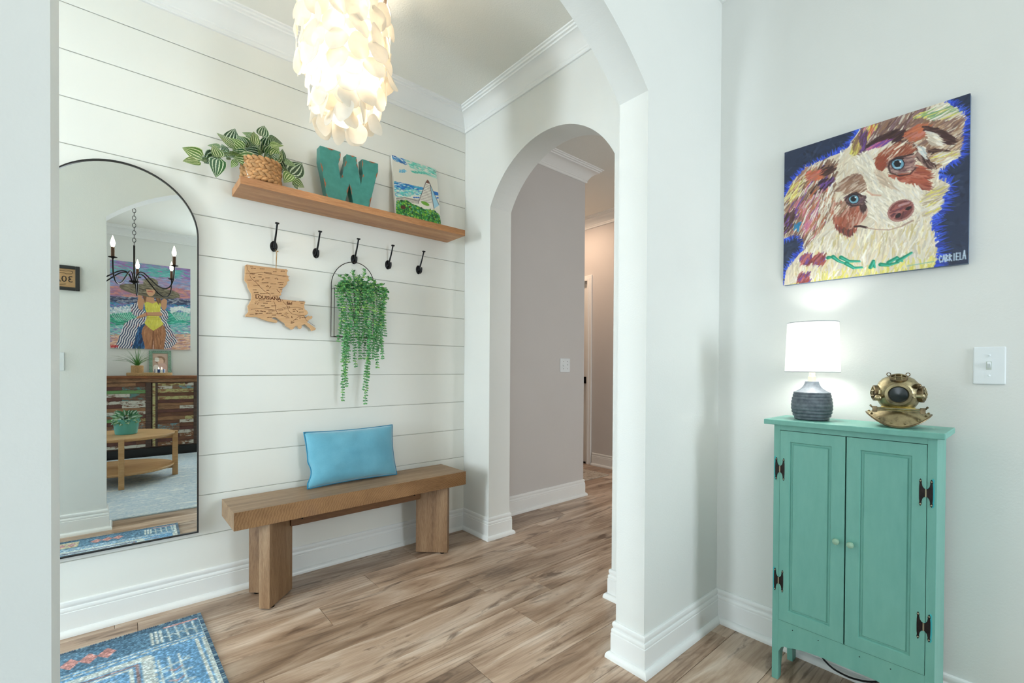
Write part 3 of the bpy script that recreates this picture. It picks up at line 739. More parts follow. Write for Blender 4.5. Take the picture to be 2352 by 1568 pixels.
def aim(base, tip, toward, twist=0.0):
    """matrix that lays a unit leaf from base to tip with its face towards a point"""
    b_, t_ = Vector(base), Vector(tip); x = t_-b_; L = x.length; x.normalize()
    n = (Vector(toward)-b_).normalized(); n = (n-x*n.dot(x)).normalized(); y = n.cross(x)
    R = Matrix((x, y, n)).transposed() @ Matrix.Rotation(twist, 3, 'X')
    return Matrix.Translation(b_) @ (R @ Matrix.Diagonal((L, L, L))).to_4x4()
pp = thing('potted_plant', 'striped-leaf trailing plant in a woven basket on the shelf', 'potted plant', (.505, 2.425, 1.9245))
lm = {}
eye = Vector((.15, 1.2, 1.75))
rl_ = random.Random(4)
for k in range(34):
    a = rl_.uniform(0, 2*PI); r = .03+.05*rl_.random(); e = rl_.uniform(.1, 1.2); L = rl_.uniform(.035, .055)
    x0, y0, z0 = .495+r*math.cos(a), 2.42+r*math.sin(a)*.6, 2.055+rl_.uniform(0, .05)
    LEAVES.append((x0, y0, z0, x0+L*math.cos(a)*math.cos(e), y0+L*.5*math.sin(a)*math.cos(e), z0+L*math.sin(e), .6))
for (x0, y0, z0, x1, y1, z1, w) in LEAVES:
    k = min((.35, .5, .6, .7, .8), key=lambda q: abs(q-w)); w2 = {.35: .42, .5: .62, .6: .72, .7: .84, .8: .95}[k]
    if k not in lm: lm[k] = leaf_mesh('leaf', w2, M_leaf, curl=.10)
    link('leaf', lm[k], pp, mw=aim((x0, y0, z0), (x1, y1, z1), eye + Vector((rl_.uniform(-.3, .3), 0, rl_.uniform(-.2, .4))), rl_.uniform(-.25, .25)) @ Matrix.Diagonal((1.18, 1.35, 1.1, 1)))
st = MB()
for (x0, y0, z0, x1, y1, z1, w) in LEAVES:
    c0 = Vector((.505+(x0-.505)*.25, 2.425+(y0-2.425)*.3, 2.03)); e = Vector((x0, y0, z0)); mid = (c0+e)/2+Vector((0, -.01, .02 if z0 > 1.98 else .035))
    st.tube([c0, (c0+mid)/2+Vector((0, 0, .008)), mid, (mid+e)/2+Vector((0, 0, .004)), e], [.0016, .0015, .0013, .0012, .001], 5)
st.build('stems', simple('plant_stem', C(92, 120, 52), .5), pp, smooth=True)
M_straw = simple('water_hyacinth', C(188, 142, 94), .7, var=.28, vscale=60, bmp=.4, bscale=400)
M_strawd = simple('basket_core', C(96, 60, 30), .9)
MB().lathe([(.070, 0), (.076, .004), (.081, .06), (.080, .115), (.072, .118), (.070, .02)], 40, (.505, 2.425, 1.9245)).build('basket', M_strawd, pp, smooth=True)
wv = MB()
for r_ in range(6):
    for k in range(20):
        a = 2*PI*(k+.5*(r_ % 2))/20; R_ = .0805+.002*(r_ % 2); z = 1.9435+r_*.0180
        n0 = len(wv.v); wv.ball((0, 0, 0), .019, .0075, .0095, 8, 6)
        M_ = Matrix.Translation((.505+R_*math.cos(a), 2.425+R_*math.sin(a), z)) @ Matrix.Rotation(a+PI/2, 4, 'Z') @ Matrix.Rotation(.55 if r_ % 2 else -.45, 4, 'Y')
        wv.xf(M_, n0)
wv.build('weave', M_straw, pp, smooth=True, angle=180, kind='stuff')
MB().lathe([(.070, .105), (.0, .105)], 24, (.505, 2.425, 1.9245), cap=False).build('soil', simple('soil', C(45, 32, 22), .95, bmp=.6, bscale=150), pp)
tg = MB(); tg.add([(.427, 2.388, 2.012), (.434, 2.382, 2.012), (.447, 2.362, 1.935), (.439, 2.368, 1.935), (.427, 2.389, 2.012), (.434, 2.383, 2.012), (.447, 2.363, 1.935), (.439, 2.369, 1.935)], [(0,1,2,3),(7,6,5,4),(0,4,5,1),(1,5,6,2),(2,6,7,3),(3,7,4,0)])
tg.build('price_tag', simple('tag_card', C(225, 220, 210), .6), pp)

# ------------------------------------------------------------------ letter W
def distressed():
    m, nt, b = newmat('distressed_teal'); v = coords(nt, 'Object')
    f = noise_n(nt, v, 30, 4); base = ramp(nt, f, [(.3, C(50, 126, 118)), (.7, C(64, 142, 132))])
    nt.links.new(base, b.inputs['Base Color']); b.inputs['Roughness'].default_value = .45; bump(nt, b, f, .1, .002); return m
M_teal = distressed()
M_rust = simple('bare_rust', C(158, 94, 62), .8, var=.3, vscale=90, bmp=.5, bscale=300)
le = thing('letter_sign', 'teal metal letter W with rusty worn edges on the shelf', 'letter', (.925, 2.43, 1.9245))
lw = MB().prism(W_OUT, 'y', 2.405, 2.457).build('letter_body', M_teal, le, bevel=.0018)
rc = random.Random(9)
def chip(a, b_, t0, t1, wmax):
    """flaked strip along the edge a-b, on the front face"""
    A, B = Vector((a[0], 0, a[1])), Vector((b_[0], 0, b_[1])); d = (B-A); nrm = Vector((d.z, 0, -d.x)).normalized()
    n = 9; up = []; lo = []
    for i in range(n+1):
        t = t0+(t1-t0)*i/n; p = A+d*t; w = 1.5*wmax*(.35+rc.random()*.65)*(math.sin(PI*(i+.4)/(n+.8)))
        up.append((p.x, 2.4044, p.z)); q = p+nrm*w; lo.append((q.x, 2.4044, q.z))
    back = [(x, 2.4056, z) for x, _, z in up+lo]
    m = 2*(n+1)
    fs = [(i, i+1, n+1+i+1, n+1+i) for i in range(n)] + [(m+i, m+n+1+i, m+n+1+i+1, m+i+1) for i in range(n)]
    MB().add(up+lo+back, fs).build('rust_chip', M_rust, lw)
for i, t0, t1, w in ((0, .3, .7, .007), (1, .2, .95, .006), (2, .0, .6, .005), (5, .2, .75, .006), (7, .1, .9, .006), (9, .3, .8, .006), (10, .3, .95, .005), (11, .1, .8, .006), (14, .1, .8, .006), (16, .1, .9, .006), (17, .4, .85, .006), (19, .1, .95, .006), (20, .55, .95, .007), (22, .55, .95, .005), (23, .1, .5, .005), (25, .1, .3, .006), (25, .5, .85, .006), (26, .1, .8, .006)):
    chip(W_OUT[i], W_OUT[(i+1) % len(W_OUT)], t0, t1, w)

# ------------------------------------------------------------------ small beach painting leaning on the shelf
cw, chh = .300, .406
th = math.asin((2.504-2.438)/chh)
P = Paint(150, 206, (226, 224, 212)); P.homography([(1212, 212), (1835, 425), (1925, 1190), (1305, 1045)], .868)
rs = P.rs
P.fur([(1212,212),(1380,262),(1420,350),(1260,300)], 160, 13, 1.6, 15, [(40,120,190),(20,90,170),(120,180,215),(225,228,220)], 20)
P.fur([(1400,275),(1840,430),(1850,560),(1600,470),(1450,380)], 220, 14, 1.7, 8, [(80,195,175),(130,212,196),(226,226,214),(170,220,205)], 10, .7)
P.fur([(1330,430),(1420,430),(1420,465),(1330,470)], 25, 6, 1.8, 0, [(110,185,215)], 20); P.fur([(1490,440),(1670,470),(1670,490),(1500,470)], 30, 8, 1.6, 5, [(90,195,175)], 10)
P.poly([(1265,595),(1670,690),(1875,755),(1875,800),(1640,760),(1285,820)], (30,110,190))
P.fur([(1265,600),(1670,690),(1640,800),(1280,740)], 240, 13, 1.5, -6, [(20,95,180),(40,140,205),(60,175,195),(210,225,225)], 12)
P.fur([(1275,720),(1640,720),(1640,800),(1285,830)], 160, 12, 1.4, -8, [(90,200,195),(150,215,205),(222,226,216)], 10)
for x in range(1300, 1620, 18): P.line([(x, 840+abs(x-1420)*.08), (x+6, 900+abs(x-1420)*.1)], .9, (120,115,110))
P.line([(1300,845),(1420,832),(1600,880)], 1.0, (110,105,100))
P.poly([(1715,570),(1605,910),(1640,885),(1720,910),(1820,995),(1890,935)], (232,228,218))
P.poly([(1752,620),(1890,935),(1820,990)], (160,205,222))
P.poly([(1716,568),(1690,615),(1750,628),(1738,590)], (118,72,58))
for k in range(12):
    t = k/12; y = 640+t*260; P.line([(1700-t*80, y), (1760+t*35, y+24)], .55, (95,85,82))
P.line([(1700,600),(1605,910)], .9, (70,60,60)); P.line([(1752,625),(1822,995)], .9, (70,60,60)); P.line([(1735,590),(1890,935)], .8, (70,60,60))
P.ell((1700,915), 62, 24, (110,165,50), 25)
for x in (1545,1575,1605,1865): P.ell((x, 830), 18, 11, (40,110,190))
P.poly([(1300,885),(1450,870),(1520,920),(1600,950),(1700,1000),(1830,1010),(1900,1080),(1930,1200),(1925,1400),(1310,1300)], (30,110,45))
P.fur([(1300,880),(1450,870),(1520,920),(1700,1000),(1830,1010),(1900,1080),(1930,1400),(1310,1300)], 650, 5, 2.2, 90, [(20,100,40),(40,140,50),(95,170,50),(150,190,60),(15,70,35),(90,170,130)], 180)
P.ell((1400,975), 38, 26, (82,44,28), 20); P.ell((1490,965), 18, 14, (82,44,28))
P.line([(1795,425),(1800,450),(1812,440),(1820,465)], .7, (30,90,90)); P.line([(1812,470),(1832,470)], .6, (30,90,90))
cv = thing('beach_painting', 'small unframed beach pavilion painting leaning on the shelf', 'painting', (1.353, 2.47, 1.9245))
R_ = Matrix.Translation((1.208, 2.438, 1.9245)) @ Matrix.Rotation(-.004, 4, 'Z') @ Matrix.Rotation(-th, 4, 'X')
M_paintS = attrmat('beach_paint', rough=.5, bmp=.25, bscale=500)
M_canv = simple('canvas_side', C(232, 230, 222), .8, bmp=.2, bscale=900)
MB().box(0, cw, 0, .018, 0, chh).build('canvas', M_canv, cv, mw=R_)
link('picture_surface', P.grid('picture', (0, -.0006, chh), (cw, 0, 0), (0, 0, -chh), M_paintS), cv, mw=R_)

# ------------------------------------------------------------------ coat hooks
M_iron = simple('dark_cast_iron', C(34, 34, 36), .42, metal=.75, var=.3, vscale=60, bmp=.2, bscale=300)
def hook(x, i):
    z = 1.683
    h = thing('coat_hook', HL[i], 'hook', (x, dA, z), group='row of wall hooks below the shelf')
    MB().lathe([(.0005, -.0052), (.012, -.005), (.0165, -.0032), (.0175, 0)], 28, (0, 0, 0), axis='y', sy=1.55).build('back_plate', M_iron, h, smooth=True, local=True)
    MB().tube([(0, -.003, -.008), (0, -.014, .008), (0, -.028, .028), (0, -.043, .052), (0, -.056, .078), (0, -.066, .098)], [.0055, .0052, .0046, .0042, .0040, .0042], 10).build('upper_arm', M_iron, h, smooth=True, local=True)
    mb = MB(); mb.box(-.009, .009, -.0725, -.0605, .097, .1045); mb.build('tip', M_iron, h, bevel=.002, local=True)
    MB().tube([(0, -.003, -.012), (0, -.014, -.021), (0, -.027, -.0235), (0, -.037, -.017), (0, -.041, -.004), (0, -.040, .008)], [.0055, .0052, .0048, .0046, .0044, .004], 10).build('lower_hook', M_iron, h, smooth=True, local=True)
    for s in (-1, 1):
        MB().ball((.011*s, -.0045, .002*s), .0032, .0018, .0032, 10, 6).build('screw', M_iron, h, smooth=True, local=True)
HL = ['black iron wall hook holding the wooden state map', 'empty black iron wall hook between map and hanging plant', 'black iron wall hook holding the hanging plant wire frame',
      'empty black iron wall hook just right of the hanging plant', 'empty black iron wall hook nearest the corner']
HX_ = [.5838, .7883, .9935, 1.1976, 1.4001]
for i, x in enumerate(HX_): hook(x, i)

# ------------------------------------------------------------------ wooden state map
M_bam = wood('engraved_board', C(190, 140, 94), C(206, 160, 112), C(220, 178, 130), 'X', stretch=10, fine=24, rough=.55, bmp=.05)
M_burn = simple('burnt_engraving', C(98, 54, 24), .7)
mp_ = thing('wooden_map', 'wooden cutting board shaped like a state map hanging on a hook', 'cutting board', (.6, 2.5, 1.27))
MB().prism(LA_OUT, 'y', 2.4955, 2.5075).build('board', M_bam, mp_, bevel=.0012)
MB().tube([(.5838, 2.490, 1.660), (.5860, 2.489, 1.640), (.5858, 2.4935, 1.575), (.5855, 2.4950, 1.557)], .0011, 6).tube([(.5838, 2.493, 1.660), (.5895, 2.491, 1.640), (.5868, 2.4935, 1.575), (.5860, 2.4950, 1.557)], .0011, 6).ball((.5925, 2.490, 1.6515), .004).build('cord', simple('twine', C(180, 140, 80), .8), mp_, smooth=True)
def LXY(x, y):
    """crop pixel -> board metres (affine fitted to the board corners)"""
    return (.4516+(x-130)*.000350+(y-668)*.0000125, 1.5622-(y-668)*.0003745+(x-130)*.0000415)
rx90 = Matrix.Rotation(PI/2, 4, 'X')
def word(s, x, y, size, ang=-.0, bold=.0002):
    q = LXY(x, y)
    o = link('lettering', textmesh(s, size, M_burn, .0003, bold=bold), mp_, mw=Matrix.Translation((q[0], 2.4954, q[1])) @ rx90 @ Matrix.Rotation(ang, 4, 'Z')); return o
word('LOUISIANA', 402, 1088, .0225, bold=.0006); word('Lake Charles', 300, 1256, .0085); word('RUSTON', 408, 758, .0080); word('PORT', 215, 776, .0075)
eg = MB()
def etch(pts, w=.0009):
    q = [LXY(*p) for p in pts]
    for a, b_ in zip(q[:-1], q[1:]):
        A, B = Vector((a[0], a[1])), Vector((b_[0], b_[1])); d = B-A
        if d.length < 1e-6: continue
        d.normalize(); n_ = Vector((-d.y, d.x))*w*.5; A -= d*w*.3; B += d*w*.3
        eg.prism([tuple(A+n_), tuple(B+n_), tuple(B-n_), tuple(A-n_)], 'y', 2.4951, 2.4957)
etch([(130,768),(250,765),(330,752),(440,775),(560,790),(690,800)], .0012); etch([(178,785),(195,830),(260,890),(310,950),(360,1000),(420,1030),(430,1060)], .0014)
etch([(180,1230),(290,1222),(400,1235),(490,1248),(600,1218),(650,1210)], .0014); etch([(470,1130),(488,1180),(490,1248),(520,1300)], .0012)
etch([(578,1110),(600,1150),(640,1190),(660,1260),(710,1310),(800,1330),(900,1340)], .0013); etch([(720,1400),(790,1350),(860,1330),(900,1400),(1020,1490)], .0013)
etch([(640,1215),(800,1220),(850,1235)], .001); etch([(148,665),(155,720),(180,755)], .001)
rw = random.Random(21)
def scrib(x, y, n, h=8):
    """a row of small engraved strokes, too fine to read"""
    for k in range(n):
        etch([(x+k*7, y+rw.uniform(-1, 1)), (x+k*7+rw.uniform(-2, 3), y-h)], .0011)
        if rw.random() < .6: etch([(x+k*7, y-h*.5), (x+k*7+5, y-h*.5+rw.uniform(-3, 3))], .0010)
for x, y, n in ((190,688,6),(200,708,9),(310,712,9),(575,735,8),(475,745,7),(285,785,8),(600,800,7),(150,860,8),(245,868,7),(290,815,6),(375,828,9),(330,892,12),(440,905,10),(535,888,11),(555,915,7),(540,952,8),(560,980,5),(225,925,11),(215,985,7),(225,1018,8),(300,1032,16),(235,1045,8),(460,1068,10),(440,1030,6),(380,990,6),(280,1115,11),(375,1135,9),(525,1140,7),(340,1160,8),(305,1192,7),(350,1216,10),(440,1195,9),(400,1262,11),(530,1252,9),(500,1300,10),(165,1300,7),(240,1290,12),(370,1290,11),(440,1318,8),(600,1240,6),(715,1140,8),(810,1142,12),(830,1170,6),(720,1250,6),(800,1250,9),(800,1290,10),(720,1275,5),(600,1340,8),(620,1360,7),(840,1365,9),(740,1390,6),(560,1325,5),(690,1425,7),(380,1345,9)): scrib(x, y, n)
for cx_, cy__, r_ in ((232,815,16),(345,850,20),(512,840,26),(410,938,32),(240,1290,16),(630,1305,26),(665,1215,24),(710,1350,18),(700,1420,26),(775,1270,14),(820,1365,16),(255,1150,30)):
    for k in range(7):
        a = rw.uniform(0, 6.28); etch([(cx_+r_*math.cos(a)*rw.random(), cy__+r_*.7*math.sin(a)*rw.random()), (cx_+r_*math.cos(a+.8), cy__+r_*.7*math.sin(a+.8))], .0011)
for k in range(8): etch([(645+k*9, 1180), (645+k*9, 1180-rw.uniform(15, 45))], .0022)
etch([(515,975),(550,1018)], .0022)
eg.build('engraving', M_burn, mp_)

# ------------------------------------------------------------------ hanging eucalyptus in a wire frame
hp = thing('hanging_plant', 'trailing green eucalyptus in a wire frame hung from a hook', 'hanging plant', (.985, 2.47, .87))
M_wire = simple('dark_wire', C(58, 50, 44), .5, metal=.6)
yb = 2.519; yq = 2.470
arc_ = [(.985+.121*math.cos(a), yb-.03*math.sin(a)*0-.005-.026*math.sin(a), 1.530+.128*math.sin(a)) for a in [PI*i/20 for i in range(21)]]
wf = MB().tube([(.864, yq, 1.242), (.866, yq, 1.50)] , .0020, 6).tube([(1.104, yq, 1.242), (1.104, yq, 1.50)], .0020, 6).tube([(.864, yq, 1.242), (1.104, yq, 1.242)], .0020, 6).tube([(.866, yq, 1.50), (1.104, yq, 1.50)], .0020, 6)
wf.tube([(.864, yq, 1.242), (.864, yb, 1.242), (.866, yb, 1.50), (.866, yq, 1.50)], .0020, 6).tube([(1.104, yq, 1.242), (1.104, yb, 1.242), (1.104, yb, 1.50), (1.104, yq, 1.50)], .0020, 6).tube([(.864, yb, 1.242), (1.104, yb, 1.242)], .0020, 6)
wf.tube(arc_, .0022, 8).tube([(.866, yb, 1.50), (.864, yb-.005, 1.532)], .0022, 6).tube([(1.104, yb, 1.50), (1.106, yb-.005, 1.532)], .0022, 6)
wf.build('wire_frame', M_wire, hp, smooth=True)
def greenmat(name, cols):
    m, nt, b = newmat(name); oi = N(nt, 'ShaderNodeNewGeometry')
    c = ramp(nt, oi.outputs['Random Per Island'], [(i/(len(cols)-1), C(*q)) for i, q in enumerate(cols)])
    nt.links.new(c, b.inputs['Base Color']); b.inputs['Roughness'].default_value = .5; return m
M_euc = greenmat('eucalyptus', [(44, 108, 62), (74, 146, 86), (108, 176, 100), (88, 160, 106), (162, 206, 106)])
re_ = random.Random(31)
def strand(x0, z0, x1, z1, yo=.0, n=None, up=False):
    L = abs(z0-z1); n = n or int(L/.0125)
    mb = MB(); pts = []
    for i in range(15):
        t = i/14; pts.append((x0+(x1-x0)*t+.007*math.sin(t*7+x0*40), 2.455-yo-.016*math.sin(t*PI)+.004*math.sin(t*11), z0+(z1-z0)*t))
    if not up: pts = [(x0+.3*(.985-x0), 2.492, z0-.045), (x0+.1*(.985-x0), 2.478, z0-.005)] + pts
    mb.tube(pts, .0013, 4)
    P_ = [Vector(p) for p in pts]
    for i in range(n):
        t = (i+.5)/n*(len(P_)-1); a = int(t); f = t-a; c = P_[a].lerp(P_[min(a+1, len(P_)-1)], f)
        for s in (0, 1, 2):
            an = re_.uniform(-.6, .6)+PI*2/3*s+(PI/3 if i % 2 else 0); l = re_.uniform(.014, .020)*(1-.25*i/n)
            d = Vector((math.cos(an), -abs(math.sin(an))*.8*(1 if re_.random() < .8 else -.5), re_.uniform(-.7, .05) if not up else re_.uniform(.1, .8))).normalized()
            side = d.cross(Vector((re_.uniform(-.5, .5), -.8, .8))).normalized(); w = l*.40
            nn = side.cross(d).normalized()*l*.12
            b0 = c
            mb.add([b0, b0+d*l*.35+side*w, b0+d*l*.75+side*w*.8, b0+d*l, b0+d*l*.75-side*w*.8, b0+d*l*.35-side*w, b0+d*l*.55+nn],
                   [(0,1,6),(1,2,6),(2,3,6),(3,4,6),(4,5,6),(5,0,6)])
    me = mb.mesh('strand', M_euc, False, fix=False)
    o = link('foliage_strand', me, hp); o['kind'] = 'stuff'
for a in ((.905,1.535,.912,.893),(1.03,1.53,1.026,.872),(.96,1.53,.962,1.075),(1.10,1.52,1.085,1.072),(.882,1.52,.888,1.21),(.925,1.545,.932,1.10),(1.06,1.53,1.062,1.12),(1.125,1.52,1.118,1.16),
          (.99,1.53,.985,1.22),(1.075,1.545,1.09,1.17),(.935,1.53,.905,1.00),(1.015,1.54,1.04,1.02),(.90,1.53,.922,.97),(1.045,1.53,1.012,.95),(1.095,1.545,1.105,1.18),(.975,1.55,.99,1.12),(1.04,1.545,1.075,1.13),(1.13,1.53,1.128,1.25),
          (.91,1.54,.945,1.20),(.95,1.54,.975,1.18),(1.0,1.53,1.02,1.12),(1.07,1.54,1.05,1.15),(.89,1.53,.90,1.10),(1.11,1.53,1.11,1.12),(.93,1.55,.895,1.25),(1.02,1.55,.995,1.20)):
    strand(*a, yo=re_.uniform(-.005, .035))
for a in ((.955,1.54,.945,1.60),(1.005,1.54,1.010,1.618),(.905,1.53,.885,1.565),(1.08,1.53,1.13,1.545),(.90,1.52,.872,1.50),(1.06,1.53,1.05,1.57),(1.10,1.52,1.15,1.50),(.985,1.53,.98,1.58),(.93,1.53,.92,1.575),(1.03,1.54,1.035,1.575),(.895,1.52,.868,1.47),(1.12,1.52,1.148,1.46)):
    strand(*a, yo=re_.uniform(.005, .03), n=8, up=True)
br_ = MB()
for k in range(6): br_.tube([(.985, 2.485, 1.30), (.985+(k-2.5)*.012, 2.475, 1.42), (.985+(k-2.5)*.034, 2.465, 1.52)], .0022, 5)
br_.build('branches', simple('dark_branch', C(44, 40, 30), .8), hp, smooth=True)

# ------------------------------------------------------------------ wall mirror
def mirrormat():
    m, nt, b = newmat('mirror_glass'); b.inputs['Metallic'].default_value = 1; b.inputs['Roughness'].default_value = .0
    b.inputs['Base Color'].default_value = (.80, .82, .795, 1); return m
mi = thing('mirror', 'tall arched mirror with thin black frame on the shiplap wall', 'mirror', (0, dA, .317))
def march(r, zb, zc, n=48): return [(-r, zb), (r, zb)] + [(r*math.cos(PI*i/n), zc+r*math.sin(PI*i/n)) for i in range(n+1)]
ro, zb, zc_ = .2685, .3165, 1.660
MB().prism(march(ro-.004, zb+.004, zc_), 'y', dA-.0160, dA-.002).build('glass', mirrormat(), mi)
fo, fi = march(ro, zb, zc_), march(ro-.0055, zb+.0055, zc_)
n = len(fo); mb = MB(); vs = []
for y in (dA-.022, dA-.0005):
    vs += [(p[0], y, p[1]) for p in fo] + [(p[0], y, p[1]) for p in fi]
fs = []
for i in range(n):
    j = (i+1) % n
    fs += [(i, j, n+j, n+i), (2*n+i, 3*n+i, 3*n+j, 2*n+j), (i, 2*n+i, 2*n+j, j), (n+i, n+j, 3*n+j, 3*n+i)]
mb.add(vs, fs).build('frame', simple('black_frame', C(24, 22, 20), .4), mi)

# ------------------------------------------------------------------ capiz shell pendant
cp = thing('pendant_light', 'capiz shell pendant light hanging from the entry ceiling', 'pendant light', (.665, 1.78, 1.92))
M_bronze = simple('bronze_ring', C(72, 58, 46), .5, metal=.6)
cxp, cyp = .662, 1.78
MB().lathe([(.148, 2.532), (.156, 2.532), (.156, 2.560), (.148, 2.560), (.148, 2.532)], 48, (cxp, cyp, 0), cap=False).build('ring', M_bronze, cp, smooth=True)
MB().lathe([(.0, ZC-.03), (.05, ZC-.03), (.06, ZC-.012), (.06, ZC-.0005), (0, ZC-.0005)], 32, (cxp, cyp, 0), cap=False).build('canopy', M_bronze, cp, smooth=True)
rod = MB().tube([(cxp, cyp, ZC-.03), (cxp, cyp, 2.30)], .006, 10)
for a in (0, 2.09, 4.19): rod.tube([(cxp, cyp, 2.62), (cxp+.15*math.cos(a), cyp+.15*math.sin(a), 2.55)], .003, 6)
for a in range(3): rod.tube([(cxp, cyp, 2.545), (cxp+.152*math.cos(a*2.09+1), cyp+.152*math.sin(a*2.09+1), 2.545)], .003, 6)
rod.build('stem', M_bronze, cp, smooth=True)
M_capiz = translucent('capiz_shell', (.96, .93, .87, 1), .60, .35, .07)
def shellmesh(seed):
    r = random.Random(seed); mb = MB(); n = 22
    top = []; bot = []
    ph = [r.uniform(0, 6.28) for _ in range(4)]
    for k in range(n):
        a = 2*PI*k/n; R_ = .0405*(1+.05*math.sin(2*a+ph[0])+.03*math.sin(5*a+ph[1])+.03*r.uniform(-1, 1))
        x, z = R_*math.cos(a), R_*math.sin(a)*1.06; w = .004*math.sin(2*a+ph[2])+.003*math.sin(a+ph[3])
        top.append((x, w-.0005, z-.036)); bot.append((x, w+.0005, z-.036))
    mb.add(top+bot+[(0, -.002, -.036), (0, -.001, -.036)], [(k, (k+1) % n, 2*n) for k in range(n)] + [(n+(k+1) % n, n+k, 2*n+1) for k in range(n)] + [(k, n+k, n+(k+1) % n, (k+1) % n) for k in range(n)])
    return mb.mesh('shell', M_capiz, True, 60)
shm = [shellmesh(s) for s in range(6)]
rsx = random.Random(77); strings = MB()
def shells(R_, nst, z0, z1, ph, dz=.064, flare=.0):
    for k in range(nst):
        a = 2*PI*k/nst+ph; z = z0-rsx.uniform(0, .03); zt = z
        zend = z1+rsx.uniform(-.02, .04)
        while z-.07 > zend:
            t = (z0-z)/max(.01, z0-z1); rr_ = R_+flare*math.sin(PI*t)+rsx.uniform(-.006, .006)
            yawr = a+PI/2+rsx.uniform(-.6, .6)
            M_ = Matrix.Translation((cxp+rr_*math.cos(a), cyp+rr_*math.sin(a), z)) @ Matrix.Rotation(yawr, 4, 'Z') @ Matrix.Rotation(rsx.uniform(-.28, .18), 4, 'X') @ Matrix.Rotation(rsx.uniform(-.3, .3), 4, 'Y')
            link('shell', shm[rsx.randrange(6)], cp, mw=M_)
            z -= dz*rsx.uniform(.85, 1.15)
        strings.tube([(cxp+(R_-.01)*math.cos(a), cyp+(R_-.01)*math.sin(a), 2.54), (cxp+R_*math.cos(a), cyp+R_*math.sin(a), z+.03)], .0005, 4)
shells(.150, 15, 2.53, 2.145, 0, .062, .022)
shells(.112, 12, 2.47, 2.03, .3, .062, .018)
shells(.100, 9, 2.14, 1.985, .1, .062, .012)
shells(.066, 6, 2.18, 1.945, .5, .062)
strings.build('strings', simple('shell_string', C(220, 214, 200), .6), cp)
M_bulbw = emis('warm_bulb', (1, .87, .70, 1), 215)
for a in range(3):
    q = (cxp+.035*math.cos(a*2.09), cyp+.035*math.sin(a*2.09), 2.47-.105*a)
    b_ = MB().lathe([(.001, -.045), (.017, -.04), (.026, -.022), (.024, 0), (.013, .022), (.012, .04)], 16, q).build('bulb', M_bulbw, cp, smooth=True)
    MB().lathe([(.014, .038), (.014, .07), (.004, .075)], 14, q).build('socket', M_bronze, cp, smooth=True)
# ------------------------------------------------------------------ blue runner rug
RX0, RX1, RY0, RY1 = -1.30, .258, 1.19, 2.369
P = Paint(430, 326, (104, 152, 190)); P.homography([(RX0, RY1), (RX1, RY1), (RX1, RY0), (RX0, RY0)]); rs = P.rs
navy, cream, pink, blue, lblue, gold = (74, 106, 128), (204, 212, 206), (198, 144, 138), (104, 152, 190), (164, 194, 212), (186, 180, 150)
def rect(x0, y0, x1, y1, c, a=1): P.poly([(x0, y0), (x1, y0), (x1, y1), (x0, y1)], c, a)
def hdots(x0, x1, y, c, step=.022, w=1.3):
    x = x0
    while x < x1: P.line([(x, y), (x+step*.5, y)], w, c, .85); x += step
def vdots(x, y0, y1, c, step=.022, w=1.3):
    y = y0
    while y < y1: P.line([(x, y), (x, y+step*.5)], w, c, .85); y += step
for s, ya, yb_ in ((1, 2.369, 2.17), (-1, 1.19, 1.39)):
    rect(RX0, ya, RX1, ya-s*.034, navy); rect(RX0, ya-s*.034, RX1, ya-s*.165, (88, 126, 152))
    hdots(RX0, RX1, ya-s*.175, cream); hdots(RX0, RX1, ya-s*.195, cream, .03, 1.6)
    x = RX0+.05; k = 0
    while x < RX1-.22:
        if k % 2 == 0:
            rect(x, ya-s*.045, x+.165, ya-s*.150, gold)
            for q in range(3): P.poly([(x+.02+q*.045, ya-s*.10), (x+.045+q*.045, ya-s*.065), (x+.07+q*.045, ya-s*.10), (x+.045+q*.045, ya-s*.135)], pink)
            P.line([(x+.02, ya-s*.10), (x+.15, ya-s*.10)], 1.0, navy)
        else:
            for q in range(3): P.poly([(x+q*.05, ya-s*.10), (x+.03+q*.05, ya-s*.06), (x+.055+q*.05, ya-s*.10), (x+.03+q*.05, ya-s*.14)], pink)
        x += .215; k += 1
    for q in range(3): P.line([(.085+q*.014, ya-s*.05), (.085+q*.014, ya-s*.15)], 1.2, cream)
    P.line([(.13, ya-s*.038), (.235, ya-s*.040)], 1.6, pink)
    for q in range(4):
        xx = .135+q*.028; P.line([(xx, ya-s*.05), (xx+.004, ya-s*.16)], .9, cream, .8); P.line([(xx-.012, ya-s*.11), (xx, ya-s*.125), (xx+.014, ya-s*.105)], .9, cream, .7)
# right-hand border and inner medallion frames
P.line([(.214, 2.155), (.226, 1.40)], 1.5, cream); vdots(.238, 1.24, 2.15, cream, .018, 2.4); vdots(.247, 1.24, 2.34, cream, .012, 1.2)
for x0, x1 in ((-.62, .06), (-1.5, -.75)):
    for d, w, c in ((0, 4.5, cream), (.028, 1.4, (150, 120, 115)), (.045, 1.6, cream)):
        P.line([(x0+d, 1.42+d), (x0+d, 2.135-d), (x1-d, 2.135-d), (x1-d, 1.42+d), (x0+d, 1.42+d)], w, c, .9)
    vdots(x1+.018, 1.42, 2.13, cream, .03, 1.2)
for q in range(60):
    x, y = rs.uniform(RX0+.05, .20), rs.uniform(1.42, 2.12); a = rs.uniform(.008, .02)
    P.poly([(x-a*1.6, y), (x, y+a*.7), (x+a*1.6, y), (x, y-a*.7)], [pink, cream, cream, lblue][rs.randint(4)], .75)
for x in (.09, .12, .15): P.line([(x, 2.09), (x+.012, 1.55)], 1.0, cream, .8)
for k in range(9): P.line([(.085, 2.02-k*.07), (.175, 2.035-k*.07)], 1.6, cream, .7); P.line([(.11, 2.0-k*.07), (.13, 1.985-k*.07), (.15, 2.0-k*.07)], 1.2, pink, .6)
